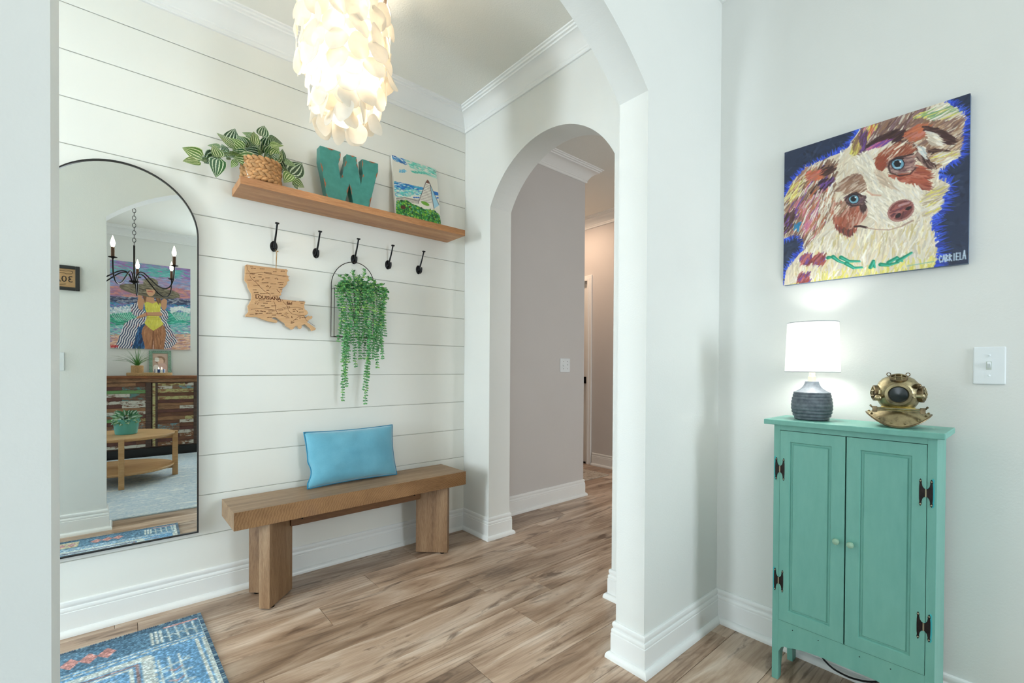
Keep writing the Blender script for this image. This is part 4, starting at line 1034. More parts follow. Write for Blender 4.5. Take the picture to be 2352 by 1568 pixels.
for q in range(12): P.ell((.105+rs.uniform(-.01, .07), 1.5+q*.05), .012, .008, lblue)
# worn, speckled pile
nz = rs.normal(0, 1, (P.h, P.w)); nz = (nz+np.roll(nz, 1, 0)+np.roll(nz, 1, 1))/1.7
big = np.zeros((P.h, P.w))
for f in (3, 5, 9, 17): big += np.sin(P.xx/P.w*f*6.28+rs.uniform(0, 6))*np.sin(P.yy/P.h*f*5+rs.uniform(0, 6))/f**.5
P.a = P.a*(1+.10*nz[..., None]) + 14*np.clip(nz, 0, 3)[..., None]*np.array((1, 1, 1)) + 10*big[..., None]
M_rug = attrmat('runner_pile', rough=.95, bmp=.5, bscale=420, bdist=.003)
rug = thing('runner_rug', 'blue patterned runner rug on the entry floor', 'rug', (-.5, 1.78, 0), 0)
RR = Matrix.Translation((RX1, RY1, 0)) @ Matrix.Rotation(.026, 4, 'Z') @ Matrix.Translation((-RX1, -RY1, 0))
rel = np.zeros((P.h, P.w, 3)); rel[..., 2] = rs.uniform(-.0006, .0006, (P.h, P.w))
link('pile', P.grid('pile', (RX0, RY1, .0075), (RX1-RX0, 0, 0), (0, RY0-RY1, 0), M_rug, rel), rug, mw=RR)
MB().box(RX0, RX1, RY0, RY1, .0006, .0068).build('backing', simple('rug_backing', C(60, 90, 120), .95), rug, mw=RR)
ed = MB(); y = RY0
M_stitch = greenmat('edge_stitching', [(30, 58, 84), (70, 110, 140), (40, 74, 104), (150, 178, 190), (36, 66, 92)])
while y < RY1:
    ed.box(RX1-.010, RX1+.0025, y, y+.0052, .0006, .0092); y += .0065
x = RX0
while x < RX1-.012:
    ed.box(x, x+.0052, RY1-.006, RY1+.0025, .0006, .0090); x += .0065
ed.build('stitched_edge', M_stitch, rug, mw=RR, kind='stuff')

# ------------------------------------------------------------------ dog painting
P = Paint(340, 340, (36, 48, 76)); P.homography([(68, 493), (1453, 60), (1465, 1322), (70, 1480)]); rs = P.rs
P.fur([(68,493),(1453,60),(1465,1322),(70,1480)], 900, 16, 3, 0, [(30,42,68),(42,54,84),(36,50,82),(52,64,92),(28,36,58)], 180, .5)
OUT = [(70,830),(130,710),(210,630),(290,585),(350,560),(420,520),(500,490),(560,440),(590,380),(630,325),(700,290),(800,262),(920,225),(1040,190),(1160,150),(1240,125),(1310,170),(1390,225),(1410,280),(1385,350),(1380,430),(1375,520),(1300,575),(1225,620),(1215,690),(1310,735),(1255,800),(1255,860),(1225,940),(1150,965),(1175,1060),(1205,1150),(1215,1240),(1200,1345),(900,1390),(500,1430),(240,1460),(75,1478),(90,1370),(190,1240),(240,1200),(215,1110),(150,1090),(75,1130)]
# blue glow strokes outward from the outline
cen = P.t([(720, 800)])[0]; tp = P.t(OUT)
for i in range(len(tp)-1):
    if 33 <= i <= 36: continue
    a, b_ = tp[i], tp[i+1]; d = b_-a; L = np.hypot(*d); nr = np.array([d[1], -d[0]])/(L+1e-6)
    for k in range(int(L/1.1)+2):
        q = a+d*rs.rand(); l = rs.uniform(6, 17 if not (26 <= i <= 33) else 26)
        an = nr*l + d/(L+1e-6)*rs.uniform(-9, 9)
        P.raw(q-nr*4, q+an, rs.uniform(1.5, 3), .3, [(40,70,205),(60,95,230),(34,52,150),(70,110,235)][rs.randint(4)], .85)
BG = P.a.copy()
P.poly(OUT, (226, 214, 190))
TA, RB, DK, CRM, YE, PK, PU, ORG, WH = (142,108,86), (160,84,58), (66,40,38), (230,220,200), (222,212,110), (214,128,150), (112,74,150), (200,108,72), (240,234,222)
CW = [CRM, WH, (222,208,184), (236,226,204), (212,196,172)]
P.fur(OUT, 1700, 22, 1.6, 120, CW, 40)
ch = [(240,1210),(440,1120),(600,1090),(850,1080),(1150,980),(1205,1180),(1200,1345),(900,1390),(500,1430),(80,1475)]
P.fur(ch, 620, 30, 1.9, 100, [CRM, WH, (226,212,184), (236,228,200), (222,206,150)], 20)
P.poly([(80,1478),(280,1432),(500,1408),(900,1358),(1200,1318),(1200,1345),(900,1390),(500,1432)], (224,214,104))
P.fur([(100,1440),(500,1385),(900,1335),(1190,1295),(1200,1330),(900,1380),(300,1440)], 170, 22, 1.8, 100, [YE, (236,228,150), CRM, WH], 25)
# left ear
le_ = [(72,850),(140,710),(230,630),(330,580),(440,600),(430,720),(420,850),(400,980),(330,1080),(240,1190),(180,1090),(75,1100)]
P.fur(le_, 900, 30, 2.1, 122, [TA, (150,116,96), TA, (128,96,80), (112,80,70), CRM, (176,130,104)], 12)
P.fur(le_, 130, 34, 1.6, 122, [DK, PU, CRM, PK, ORG, WH], 10)
P.fur([(72,850),(140,710),(230,640),(300,590),(250,700),(120,880)], 90, 24, 1.8, 135, [YE, (232,226,150), (206,150,110), CRM, TA], 12)
P.fur([(235,645),(360,635),(350,690),(245,700)], 60, 16, 2.6, 160, [ORG, (206,110,92), (196,120,100)], 12); P.fur([(340,600),(440,620),(400,660),(350,650)], 36, 16, 1.8, 160, [DK, (90,60,54)], 12)
P.fur([(330,700),(430,690),(410,760),(340,770)], 50, 16, 1.8, 140, [DK, PU, (60,40,70)], 12)
P.fur([(200,860),(330,820),(400,900),(300,1060),(230,1080)], 110, 32, 1.7, 118, [PK, ORG, WH, (186,110,150), CRM, (176,120,90)], 10)
P.fur([(360,820),(430,760),(430,960),(330,1080),(290,1100)], 110, 30, 1.9, 112, [CRM, WH, TA, (206,180,150), (180,110,80)], 10)
P.fur([(74,960),(160,930),(140,1040),(80,1090)], 55, 22, 2.0, 120, [DK, (96,66,64), PU], 14); P.fur([(150,1020),(195,1010),(185,1075),(150,1080)], 16, 10, 1.8, 120, [(40,130,180)], 20)
# crown of the head
P.fur([(600,390),(640,320),(800,268),(1010,205),(1120,180),(1130,260),(1010,380),(930,350),(800,390),(660,470)], 460, 26, 2.1, -55, [TA, (128,98,94), (150,120,104), (110,80,74), (140,110,120), CRM], 12)
P.fur([(640,340),(720,300),(760,300),(690,380)], 46, 22, 1.8, -60, [PK, YE, ORG], 12); P.fur([(560,480),(600,390),(640,400),(620,500)], 50, 18, 1.9, -70, [YE, (180,150,90), TA], 14)
P.fur([(660,470),(740,400),(860,345),(990,350),(1020,420),(960,400),(860,385),(760,425)], 210, 22, 2.0, -25, [DK, (58,34,34), (84,56,50), (70,46,56)], 14)
P.fur([(680,460),(800,420),(860,410),(800,440)], 40, 18, 1.6, -25, [PU, (150,70,150), PK], 10); P.fur([(625,345),(650,470),(668,470),(680,350)], 40, 22, 1.6, -75, [(96,66,84), PU], 8)
# right ear
P.fur([(990,330),(1070,230),(1240,150),(1385,250),(1370,420),(1350,510),(1260,580),(1170,580),(1090,530),(1050,440)], 520, 26, 2.1, -35, [TA, (150,118,106), CRM, (132,100,92), (176,138,110), (206,180,152)], 20)
P.fur([(980,345),(1060,290),(1140,310),(1120,370),(1040,400)], 110, 18, 2.4, -25, [ORG, (190,112,78), (172,96,70), (196,124,110)], 14)
P.fur([(1080,215),(1245,140),(1385,235),(1290,225)], 120, 28, 1.7, -12, [YE, WH, (150,182,104), CRM, (130,170,130)], 10)
P.fur([(1120,310),(1210,320),(1320,390),(1310,440),(1250,430),(1190,360)], 100, 20, 2.0, 28, [DK, (66,38,40), (90,60,54)], 12); P.fur([(1150,345),(1225,375),(1240,450),(1165,430)], 60, 16, 1.8, 40, [CRM, WH, (206,190,170)], 18)
P.fur([(1170,470),(1300,490),(1285,515),(1190,508)], 36, 18, 1.8, 15, [DK, (110,80,66)], 10); P.fur([(1190,505),(1365,490),(1350,535),(1260,580),(1195,555)], 90, 18, 1.7, -10, [CRM, YE, WH, (200,170,130)], 18)
P.fur([(1030,430),(1070,460),(1150,570),(1215,615),(1130,600),(1060,530)], 90, 20, 1.9, 60, [DK, (76,50,48), (150,120,110)], 10); P.fur([(1060,450),(1110,470),(1130,540),(1080,500)], 24, 16, 1.6, 60, [(206,214,214), WH], 12)
# right eye patch
P.fur([(760,530),(830,460),(960,420),(1030,470),(1030,540),(900,520),(830,600),(790,620)], 190, 20, 2.0, -38, [RB, (172,100,72), (150,78,56), (200,164,146), CRM], 14)
P.fur([(755,545),(825,525),(825,600),(790,615)], 60, 16, 2.2, -60, [RB, (146,70,50)], 10)
P.fur([(880,670),(1060,650),(1090,600),(1140,640),(1140,780),(1050,730),(930,700)], 190, 22, 2.2, 25, [RB, (172,88,66), (142,68,54), (190,116,96)], 18)
P.ell((940,585), 105, 66, (146,108,104), -14); P.fur([(850,560),(930,525),(1040,520),(1045,620),(960,650),(870,640)], 110, 14, 1.8, 0, [(160,124,116), (128,92,92), (176,142,132), (112,78,82)], 30)
P.line([(848,600),(860,645),(930,668),(1010,655),(1050,610)], 1.3, DK, .85); P.line([(846,600),(858,560),(905,532),(970,522),(1030,506)], 1.6, DK)
P.ell((915,580), 52, 47, (52,40,50)); P.ell((915,580), 43, 40, (112,164,188)); P.ell((912,578), 27, 26, (16,16,24)); P.line([(872,556),(905,538),(950,540)], 2.2, (52,36,42)); P.ell((934,564), 8, 7, (232,238,244)); P.line([(893,608),(938,606)], 1.0, (176,208,222))
# left eye patch
P.fur([(450,770),(500,700),(600,655),(680,690),(690,770),(640,790),(540,790)], 210, 20, 2.1, 150, [TA, (158,120,98), (176,144,124), (132,98,84), (206,184,164)], 14)
P.fur([(430,900),(520,870),(660,890),(690,960),(600,1060),(560,1100),(460,1040)], 270, 20, 2.2, 110, [RB, (176,100,80), (190,124,106), (206,168,150), (150,92,74)], 18)
P.fur([(450,1040),(560,1080),(620,1060),(560,1105),(480,1075)], 60, 14, 2.0, 90, [(146,72,62), (96,60,54), RB], 18); P.fur([(450,900),(560,830),(560,880),(470,960)], 60, 18, 1.8, 120, [CRM, TA, (190,150,130)], 16)
P.fur([(645,850),(690,820),(680,940),(645,920)], 70, 14, 2.0, 95, [DK, (90,64,68), (76,54,54)], 12)
P.ell((592,842), 66, 52, (112,84,84), -10); P.fur([(530,820),(600,795),(660,820),(650,880),(570,890)], 60, 12, 1.6, 0, [(128,98,94), (96,70,72), (112,86,96)], 30)
P.line([(528,845),(556,806),(606,790),(650,815)], 1.8, DK); P.line([(540,862),(580,888),(640,882)], 1.4, DK)
P.ell((590,838), 42, 38, (48,38,46)); P.ell((590,838), 35, 32, (120,172,192)); P.ell((588,836), 22, 21, (16,16,24)); P.line([(556,820),(584,804),(620,808)], 2.0, (48,34,40)); P.ell((604,825), 6, 5, (232,238,244))
# blaze and muzzle
P.fur([(560,560),(700,520),(760,620),(860,700),(1080,770),(1130,860),(1000,1010),(840,1040),(720,980),(700,850),(690,700)], 480, 26, 1.7, 62, [WH, CRM, (238,230,212), (228,218,196), (234,224,206)], 22)
P.fur([(760,620),(860,700),(900,760),(800,740)], 40, 24, 1.6, 55, [(206,184,160), (216,196,172)], 12); P.line([(690,780),(730,808),(790,812)], 1.8, (206,148,120), .6)
P.ell((945,925), 106, 78, (172,126,118), -25); P.ell((945,922), 92, 66, (126,70,66), -25); P.fur([(870,930),(930,870),(1005,855),(1025,900),(960,970),(895,975)], 100, 12, 1.8, -25, [(140,76,68), (118,62,66), (162,96,88), (100,54,66), (176,116,112)], 30)
P.ell((925,962), 25, 15, (44,26,30), -35); P.ell((1003,908), 25, 12, (44,26,30), -25); P.line([(935,888),(1000,868)], 2.6, (200,160,160), .7); P.line([(965,935),(950,985)], 1.6, (90,50,52), .8)
P.line([(600,1042),(640,1038),(690,1050)], 2.2, DK); P.line([(690,1052),(760,1064),(860,1068),(960,1040),(1040,1000)], 1.2, (186,152,132), .8); P.line([(960,1035),(1030,1000)], 1.6, (150,120,104), .6)
P.fur([(1140,790),(1290,735),(1240,830),(1230,930),(1150,960)], 130, 22, 1.7, -25, [CRM, WH, YE, (206,190,160), (190,170,146)], 18)
P.keep(BG, OUT, 4, 4)
for cx_, cy__ in ((240,1285), (335,1286), (222,1432)):
    P.ell((cx_, cy__), 48, 42, (160,76,66)); P.fur([(cx_-40, cy__-35),(cx_+42, cy__-35),(cx_+42, cy__+38),(cx_-40, cy__+38)], 26, 16, 2, 125, [(176,92,80), (120,56,60), (190,110,110), PU], 12)
for pts in ([(405,1272),(440,1268)], [(440,1265),(480,1295),(540,1320)], [(500,1270),(560,1300),(640,1300)], [(540,1315),(600,1350),(660,1345)], [(725,1345),(745,1300),(755,1345)], [(800,1325),(860,1330),(930,1310)], [(860,1310),(920,1275),(960,1300)], [(930,1300),(980,1270),(1030,1238)]):
    P.line(pts, 4.2, (22,140,108), 1, 2.0); P.line([(a+6, b_+4) for a, b_ in pts], 1.3, (80,196,170), .8)
P.line([(1000,1338),(1200,1305)], .8, (140,190,170))
SG = {'C': [[(1, .2), (.5, 0), (0, .5), (.5, 1), (1, .8)]], 'A': [[(0, 1), (.5, 0), (1, 1)], [(.2, .6), (.8, .6)]], 'B': [[(0, 0), (0, 1), (.8, .8), (0, .5), (.7, .2), (0, 0)]], 'R': [[(0, 1), (0, 0), (.8, .25), (0, .5), (.9, 1)]], 'I': [[(.5, 0), (.5, 1)]], 'E': [[(1, 0), (.1, 0), (.1, 1), (1, 1)], [(.1, .5), (.8, .5)]], 'L': [[(.2, 0), (.2, 1), (.9, 1)]]}
for k, chx in enumerate('CABRIELA'):
    x0 = 1240+k*25.5; y0 = 1262-k*3.6; h_ = 50+(12 if k == 7 else 0); y0 -= 12 if k == 7 else 0
    for st_ in SG[chx]: P.line([(x0+a*20, y0+b_*h_) for a, b_ in st_], 1.0, (196,216,232), .9)
M_dog = attrmat('acrylic_paint', rough=.42, bmp=.35, bscale=260, bdist=.001)
dp = thing('dog_painting', 'colourful painted dog portrait on unframed canvas above the cabinet', 'painting', (xC, .40, 1.40))
py0, py1, pz0, pz1 = .148, .651, 1.401, 1.908
MB().box(xC-.022, xC-.001, py0, py1, pz0, pz1).build('canvas', simple('canvas_edge', C(92, 112, 136), .6, var=.2, vscale=30), dp, bevel=.001)
link('picture_surface', P.grid('picture', (xC-.0228, py1, pz1), (0, py0-py1, 0), (0, 0, pz0-pz1), M_dog), dp)

# ------------------------------------------------------------------ green cabinet
def greenpaint():
    m, nt, b = newmat('sage_teal_paint'); v = coords(nt, 'Object', (1, 1, .25))
    f = noise_n(nt, v, 45, 4); g = noise_n(nt, v, 6, 2)
    c = mixc(nt, .5, ramp(nt, f, [(.3, C(106, 170, 157)), (.7, C(122, 184, 171))]), ramp(nt, g, [(.3, C(108, 172, 160)), (.7, C(122, 182, 166))]))
    nt.links.new(c, b.inputs['Base Color']); b.inputs['Roughness'].default_value = .42; bump(nt, b, noise_n(nt, coords(nt, 'Object', (40, 400, 40)), 1, 3), .12, .0015); return m
M_green = greenpaint()
M_gap = simple('cabinet_inside', C(14, 30, 30), .9)
gc = thing('cabinet', 'narrow sage green two-door cabinet against the right wall', 'cabinet', (1.83, .4, 0))
fx = 1.7324; bx_ = 1.915; cy0, cy1 = .189, .609; zt = .905
MB().box(1.7165, 1.928, .1715, .6375, .8875, zt).build('top', M_green, gc, bevel=.0022)
# sides with leg cut-outs
def side(y0, y1):
    poly = [(fx+.004, 0), (fx+.034, 0), (fx+.038, .045), (fx+.052, .085), (fx+.085, .105), (bx_-.085, .105), (bx_-.052, .085), (bx_-.038, .045), (bx_-.034, 0), (bx_, 0), (bx_, .8875), (fx+.004, .8875)]
    return MB().prism([(x, z) for x, z in poly], 'y', y0, y1)
side(cy0+.0005, cy0+.018).build('side_panel', M_green, gc); side(cy1-.018, cy1-.0005).build('side_panel', M_green, gc)
MB().box(bx_-.008, bx_, cy0+.018, cy1-.018, .12, .8875).build('back_panel', M_green, gc); MB().box(fx+.03, bx_-.008, cy0+.018, cy1-.018, .185, .2).build('bottom', M_green, gc)
MB().box(fx+.020, fx+.028, cy0+.018, cy1-.018, .19, .885).build('inside', M_gap, gc)
# face frame
dy0, dy1, dz0, dz1 = .2105, .5885, .2125, .8680
ym = .4003
MB().box(fx, fx+.018, dy1+.001, cy1, .0, .8875).build('stile', M_green, gc, bevel=.0008)
MB().box(fx, fx+.018, cy0, dy0-.001, .0, .8875).build('stile', M_green, gc, bevel=.0008)
MB().box(fx, fx+.018, dy0-.001, dy1+.001, dz1+.0018, .8875).build('rail', M_green, gc)
ap = [(dy1+.001, .211), (dy1+.001, .098), (.5800, .118), (.5700, .1245), (.5580, .1250), (.5400, .1310), (.5050, .1375), (.4680, .1402), (ym, .1405)]
ap = ap + [(2*ym-.0015-y, z) for y, z in ap[::-1]]
MB().prism(ap, 'x', fx, fx+.016).build('apron', M_green, gc)
for yq in (.545, .47, .36, .285): MB().ball((fx-.0002, yq, .192), .0016, seg=8, rings=5).build('nail_hole', M_gap, gc)
M_hb = simple('hinge_black', C(30, 20, 18), .5, metal=.4, var=.5, vscale=120); M_hs = simple('old_turquoise_paint', C(58, 182, 188), .6); M_hk = simple('hinge_pin', C(176, 168, 142), .35, metal=.8)
leafp = [(.004, 0), (.0055, .010), (.0135, .012), (.0145, .026), (.0130, .0285), (.0150, .033), (.0133, .0385), (.0112, .0395), (.0085, .036), (.0100, .031), (.0075, .026), (.0055, .017), (.0015, .0115), (.0005, .009)]
def hinge(yc, zc2, door_o):
    h = MB()
    out = []
    up_ = [(.0006, .0110), (.0040, .0125), (.0075, .0180), (.0092, .0270), (.0086, .0310), (.0096, .0355), (.0118, .0395), (.0140, .0355), (.0148, .0310), (.0138, .0270), (.0146, .0180), (.0148, 0)]
    for s in (-1, 1):
        pl = [(yc+s*y, zc2+z) for y, z in up_] + [(yc+s*y, zc2-z) for y, z in up_[-2::-1]]
        h.prism(pl, 'x', fx-.0022, fx-.0004)
    o = h.build('hinge', M_hb, gc)
    for s in (-1, 1):
        for t in (-1, 1): MB().ball((fx-.0022, yc+s*.0118, zc2+t*.033), .0022, seg=8, rings=5).build('screw', M_hk, o, smooth=True)
    MB().tube([(fx-.0028, yc, zc2-.011), (fx-.0028, yc, zc2+.011)], .0020, 8).build('pin', M_hk, o, smooth=True)
    hh = MB()
    for s in (-1, 1):
        pl = [(yc+s*(y*1.15+.0010), zc2+z*1.06+.0012) for y, z in up_] + [(yc+s*(y*1.15+.0010), zc2-z*1.06+.0012) for y, z in up_[-2::-1]]
        hh.prism(pl, 'x', fx-.0005, fx+.0004)
    hh.build('paint_halo', M_hs, o)
def door(y0, y1, hy, ky):
    d = thing_part = None
    poly_o = [(y0, dz0), (y1, dz0), (y1, dz1), (y0, dz1)]
    a, b_, zz0, zz1 = y0+.0305, y1-.0325 if y1 > .5 else y1-.0345, dz0+.0385, dz1-.036
    if y0 < .3: a, b_ = y0+.0315, y1-.0345
    else: a, b_ = y0+.0365, y1-.0295
    fr_ = MB().box(fx-.0015, fx+.016, y0, a, dz0, dz1).box(fx-.0015, fx+.016, b_, y1, dz0, dz1).box(fx-.0015, fx+.016, a, b_, dz0, zz0).box(fx-.0015, fx+.016, a, b_, zz1, dz1)
    o = fr_.build('door', M_green, gc)
    # bevelled sunk panel
    g = .0075; g2 = .003
    def ring(y0_, y1_, z0_, z1_, x): return [(x, y0_, z0_), (x, y1_, z0_), (x, y1_, z1_), (x, y0_, z1_)]
    R1 = ring(a, b_, zz0, zz1, fx-.0015); R2 = ring(a+g2, b_-g2, zz0+g2, zz1-g2, fx+.0045); R3 = ring(a+g, b_-g, zz0+g, zz1-g, fx+.0045); R4 = ring(a+g+g2, b_-g-g2, zz0+g+g2, zz1-g-g2, fx+.0002)
    mb = MB(); vs = R1+R2+R3+R4; fs = []
    for k in range(3):
        for i in range(4): fs.append((4*k+i, 4*k+(i+1) % 4, 4*k+4+(i+1) % 4, 4*k+4+i))
    fs.append((12, 13, 14, 15)); back = ring(a, b_, zz0, zz1, fx+.012); n0 = len(vs); vs += back
    fs.append((n0+3, n0+2, n0+1, n0)); fs += [(i, n0+i, n0+(i+1) % 4, (i+1) % 4) for i in range(4)]
    mb.add(vs, fs).build('panel', M_green, o)
    kb = MB().lathe([(.0045, .002), (.0045, -.006), (.0075, -.010), (.0098, -.016), (.0088, -.021), (.005, -.024), (.0005, -.0245)], 20, (fx-.0015, ky, .5355), axis='x')
    kb.build('knob', simple('knob_paint', C(150, 186, 160), .4), o, smooth=True)
door(ym+.0018, dy1, .5745, .4205); door(dy0, ym-.0020, .2125, .3830)
for yc, zc2 in ((.5890, .7345), (.5895, .348), (.2117, .7315), (.2133, .350)): hinge(yc, zc2, 0)

# lamp cord under the cabinet
pts = [(1.926, .47, .30), (1.925, .50, .16), (1.905, .515, .055), (1.893, .47, .030), (1.890, .42, .026), (1.892, .37, .036), (1.905, .32, .06), (1.925, .27, .16)]
sm = []
for i in range(len(pts)-1):
    for k in range(5): sm.append(Vector(pts[i]).lerp(Vector(pts[i+1]), k/5))
sm.append(Vector(pts[-1]))
for _ in range(3): sm = [sm[0]] + [(sm[i-1]+sm[i]*2+sm[i+1])/4 for i in range(1, len(sm)-1)] + [sm[-1]]
props(MB().tube(sm, .0032, 8).build('power_cord', simple('black_cord', C(18, 18, 20), .5), smooth=True), 'black power cord looping behind the green cabinet legs', 'cord')

# ------------------------------------------------------------------ table lamp
lx, ly, lz = 1.822, .5215, zt+.0003
tl = thing('table_lamp', 'small ribbed grey ceramic lamp with a glowing white drum shade', 'lamp', (lx, ly, lz))
def ceramic():
    m, nt, b = newmat('grey_glaze'); v = coords(nt, 'Object')
    f = noise_n(nt, v, 60, 4); nt.links.new(ramp(nt, f, [(.3, C(72, 82, 92)), (.7, C(112, 122, 130))]), b.inputs['Base Color']); b.inputs['Roughness'].default_value = .5; bump(nt, b, f, .15, .001); return m
pr = [(.001, 0), (.044, 0), (.049, .003)]
zz = .004
rib = [(.006, .0515), (.016, .0565), (.027, .0595), (.038, .0612), (.049, .0614), (.060, .0606), (.071, .0590), (.082, .0566), (.090, .0545)]
for i, (z, r) in enumerate(rib):
    pr += [(r-.0006, z-.0035), (r+.0004, z), (r-.0001, z+.0045), (r-.0012, z+.0058)]
pr += [(.050, .0965), (.042, .1010), (.033, .1075), (.0265, .1150), (.0225, .1230), (.0205, .1300), (.0200, .1325), (.001, .1335)]
MB().lathe(pr, 48, (0, 0, 0)).build('base', ceramic(), tl, smooth=True, angle=60, local=True)
MB().lathe([(.0115, .133), (.0115, .150), (.009, .152), (.009, .190)], 20).build('socket', simple('socket_cream', C(236, 226, 190), .5), tl, smooth=True, local=True)
M_shade = translucent('lamp_shade_linen', (.95, .95, .94, 1), .55, .8)
sh_ = MB().lathe([(.0815, .1655), (.0755, .3365)], 48, cap=False).lathe([(.0807, .1655), (.0747, .3365)], 48, cap=False).build('lamp_shade', M_shade, tl, smooth=True, local=True)
for R_, z in ((.0815, .166), (.0755, .336)): MB().torus((0, 0, z), R_, .0012, 48, 6).build('rim', simple('shade_rim', C(170, 176, 180), .5), sh_, smooth=True, local=True)
sp_ = MB()
for a in (0, 2.09, 4.19): sp_.tube([(0, 0, .19), (.0807*math.cos(a), .0807*math.sin(a), .168)], .0012, 5)
sp_.build('spider', M_hk, tl, smooth=True, local=True)
MB().lathe([(.010, .188), (.012, .20), (.024, .222), (.027, .242), (.020, .262), (.001, .270)], 18).build('bulb', emis('lamp_bulb', (1, .97, .92, 1), 70), tl, smooth=True, local=True)

# ------------------------------------------------------------------ diving helmet
def brass(name, a, b2, rough=.33):
    m, nt, b = newmat(name); v = coords(nt, 'Object'); f = noise_n(nt, v, 38, 5, .65)
    nt.links.new(ramp(nt, f, [(.28, a), (.5, b2), (.72, tuple(min(1, c*1.35) for c in b2[:3]) + (1,))]), b.inputs['Base Color'])
    b.inputs['Metallic'].default_value = 1; nt.links.new(ramp(nt, f, [(.3, (.5,)*3 + (1,)), (.7, (.25,)*3 + (1,))]), b.inputs['Roughness']); bump(nt, b, f, .15, .002); return m
M_br = brass('antique_brass', C(88, 82, 66), C(158, 146, 114)); M_brd = brass('dark_brass', C(66, 58, 48), C(126, 110, 84))
M_port = simple('port_glass', C(14, 30, 30), .22)
dh = thing('diving_helmet', 'antique brass miniature diving helmet on the green cabinet', 'helmet', (1.818, .2895, zt+.0003), math.radians(10))
# breastplate: saddle-shaped skirt, front towards -X
mb = MB(); nr, na = 10, 48
def bib(r, a):
    # r 0 at collar, 1 at rim
    x, y = math.cos(a), math.sin(a); R_ = .040+(.0775-.040)*r; Rx = .038+(.068-.038)*r
    lift = .050*abs(y)**2*r**1.5*0+(.044*(y*y))*r
    z = .050*(1-r)**1.0+.004+lift*(1 if True else 0)*.85
    return (Rx*x, R_*y, z)
for i in range(nr+1):
    for k in range(na): mb.v.append(bib(i/nr, 2*PI*k/na))
for i in range(nr+1):
    for k in range(na):
        p = bib(i/nr, 2*PI*k/na); mb.v.append((p[0]*.97, p[1]*.97, max(0, p[2]-.004)))
T = (nr+1)*na
for i in range(nr):
    for k in range(na):
        k2 = (k+1) % na; mb.f.append((i*na+k, i*na+k2, (i+1)*na+k2, (i+1)*na+k)); mb.f.append((T+i*na+k, T+(i+1)*na+k, T+(i+1)*na+k2, T+i*na+k2))
for k in range(na):
    k2 = (k+1) % na; mb.f.append((nr*na+k, nr*na+k2, T+nr*na+k2, T+nr*na+k)); mb.f.append((k2, k, T+k, T+k2))
bb_ = mb.build('breastplate', M_br, dh, smooth=True, local=True)
MB().tube([bib(1, 2*PI*k/na) for k in range(na)], .0022, 6, closed=True).build('rim', M_brd, bb_, smooth=True, local=True)
for k in range(14):
    p = bib(.82, 2*PI*(k+.5)/14); MB().ball((p[0], p[1], p[2]+.0015), .0034, .0034, .0026, 10, 6).build('rivet', M_br, bb_, smooth=True, local=True)
MB().lathe([(.038, .050), (.041, .053), (.041, .060), (.039, .0625)], 40).build('collar', brass('bright_brass', C(150, 128, 66), C(206, 186, 108)), dh, smooth=True, local=True)
dz = .102
MB().lathe([(.039, .060), (.046, .070), (.0525, .085), (.0550, .102), (.0535, .118), (.0475, .135), (.038, .147), (.024, .155), (.008, .158), (.0005, .1582)], 48).build('dome', M_br, dh, smooth=True, angle=80, local=True)
def port(dirx, diry, dirz, dist, R_, name, grille=True):
    d = Vector((dirx, diry, dirz)).normalized(); q = d.to_track_quat('Z', 'Y').to_matrix().to_4x4()
    M_ = Matrix.Translation(Vector((0, 0, dz))+d*dist) @ q
    b_ = MB().lathe([(R_*.98, -.016), (R_*1.12, -.004), (R_*1.10, .003), (R_*.86, .005), (R_*.78, .002), (R_*.78, -.006)], 36, cap=False).xf(M_)
    o = b_.build(name, M_brd if grille else M_br, dh, smooth=True, angle=50, local=True)
    MB().lathe([(R_*.82, -.0030), (R_*.4, -.0012), (.0003, -.0008)], 32, cap=False).xf(M_).build('port_glass', M_port, o, smooth=True, local=True)
    if grille:
        g = MB()
        for s in (-.35, .35):
            L = R_*.8*math.sqrt(1-s*s*.9)
            g.tube([(s*R_, -L*1.1, .004), (s*R_, 0, .0085), (s*R_, L*1.1, .004)], .0017, 6).tube([(-L*1.1, s*R_, .005), (0, s*R_, .0095), (L*1.1, s*R_, .005)], .0017, 6)
        g.xf(M_).build('guard_bars', M_br, o, smooth=True, local=True)
port(-1, 0, -.02, .0590, .0290, 'front_port', False)
port(-.62, 0, 1.0, .0560, .0200, 'top_port')
port(-.25, 1, 0, .0580, .0220, 'side_port'); port(-.25, -1, 0, .0580, .0220, 'side_port')
for s in (-1, 1):
    MB().torus((-.012, s*.0225, .1605), .0048, .0013, 16, 6, 'x').build('eyelet', M_brd, dh, smooth=True, local=True)
# valves, clamps and cross bar
MB().tube([(-.040, .036, .094), (-.052, .044, .090)], .0055, 10).ball((-.056, .047, .089), .0095, seg=14, rings=8).tube([(-.050, .043, .10), (-.049, .042, .112)], .004, 8).build('exhaust_valve', M_br, dh, smooth=True, local=True)
MB().tube([(-.036, -.036, .097), (-.050, -.038, .098)], .0065, 10).tube([(-.050, -.038, .098), (-.049, -.050, .098)], .0052, 10).ball((-.047, -.053, .098), .0075).build('air_valve', M_br, dh, smooth=True, local=True)
MB().tube([(-.030, -.040, .125), (-.041, -.046, .128)], .0075, 10).ball((-.041, -.046, .128), .0065).build('spitcock', M_brd, dh, smooth=True, local=True)
MB().tube([(-.050, -.052, .0575), (-.050, .056, .0575)], .0030, 8).tube([(-.050, -.052, .0515), (-.050, .050, .0515)], .0018, 8).build('cross_bar', M_br, dh, smooth=True, local=True)
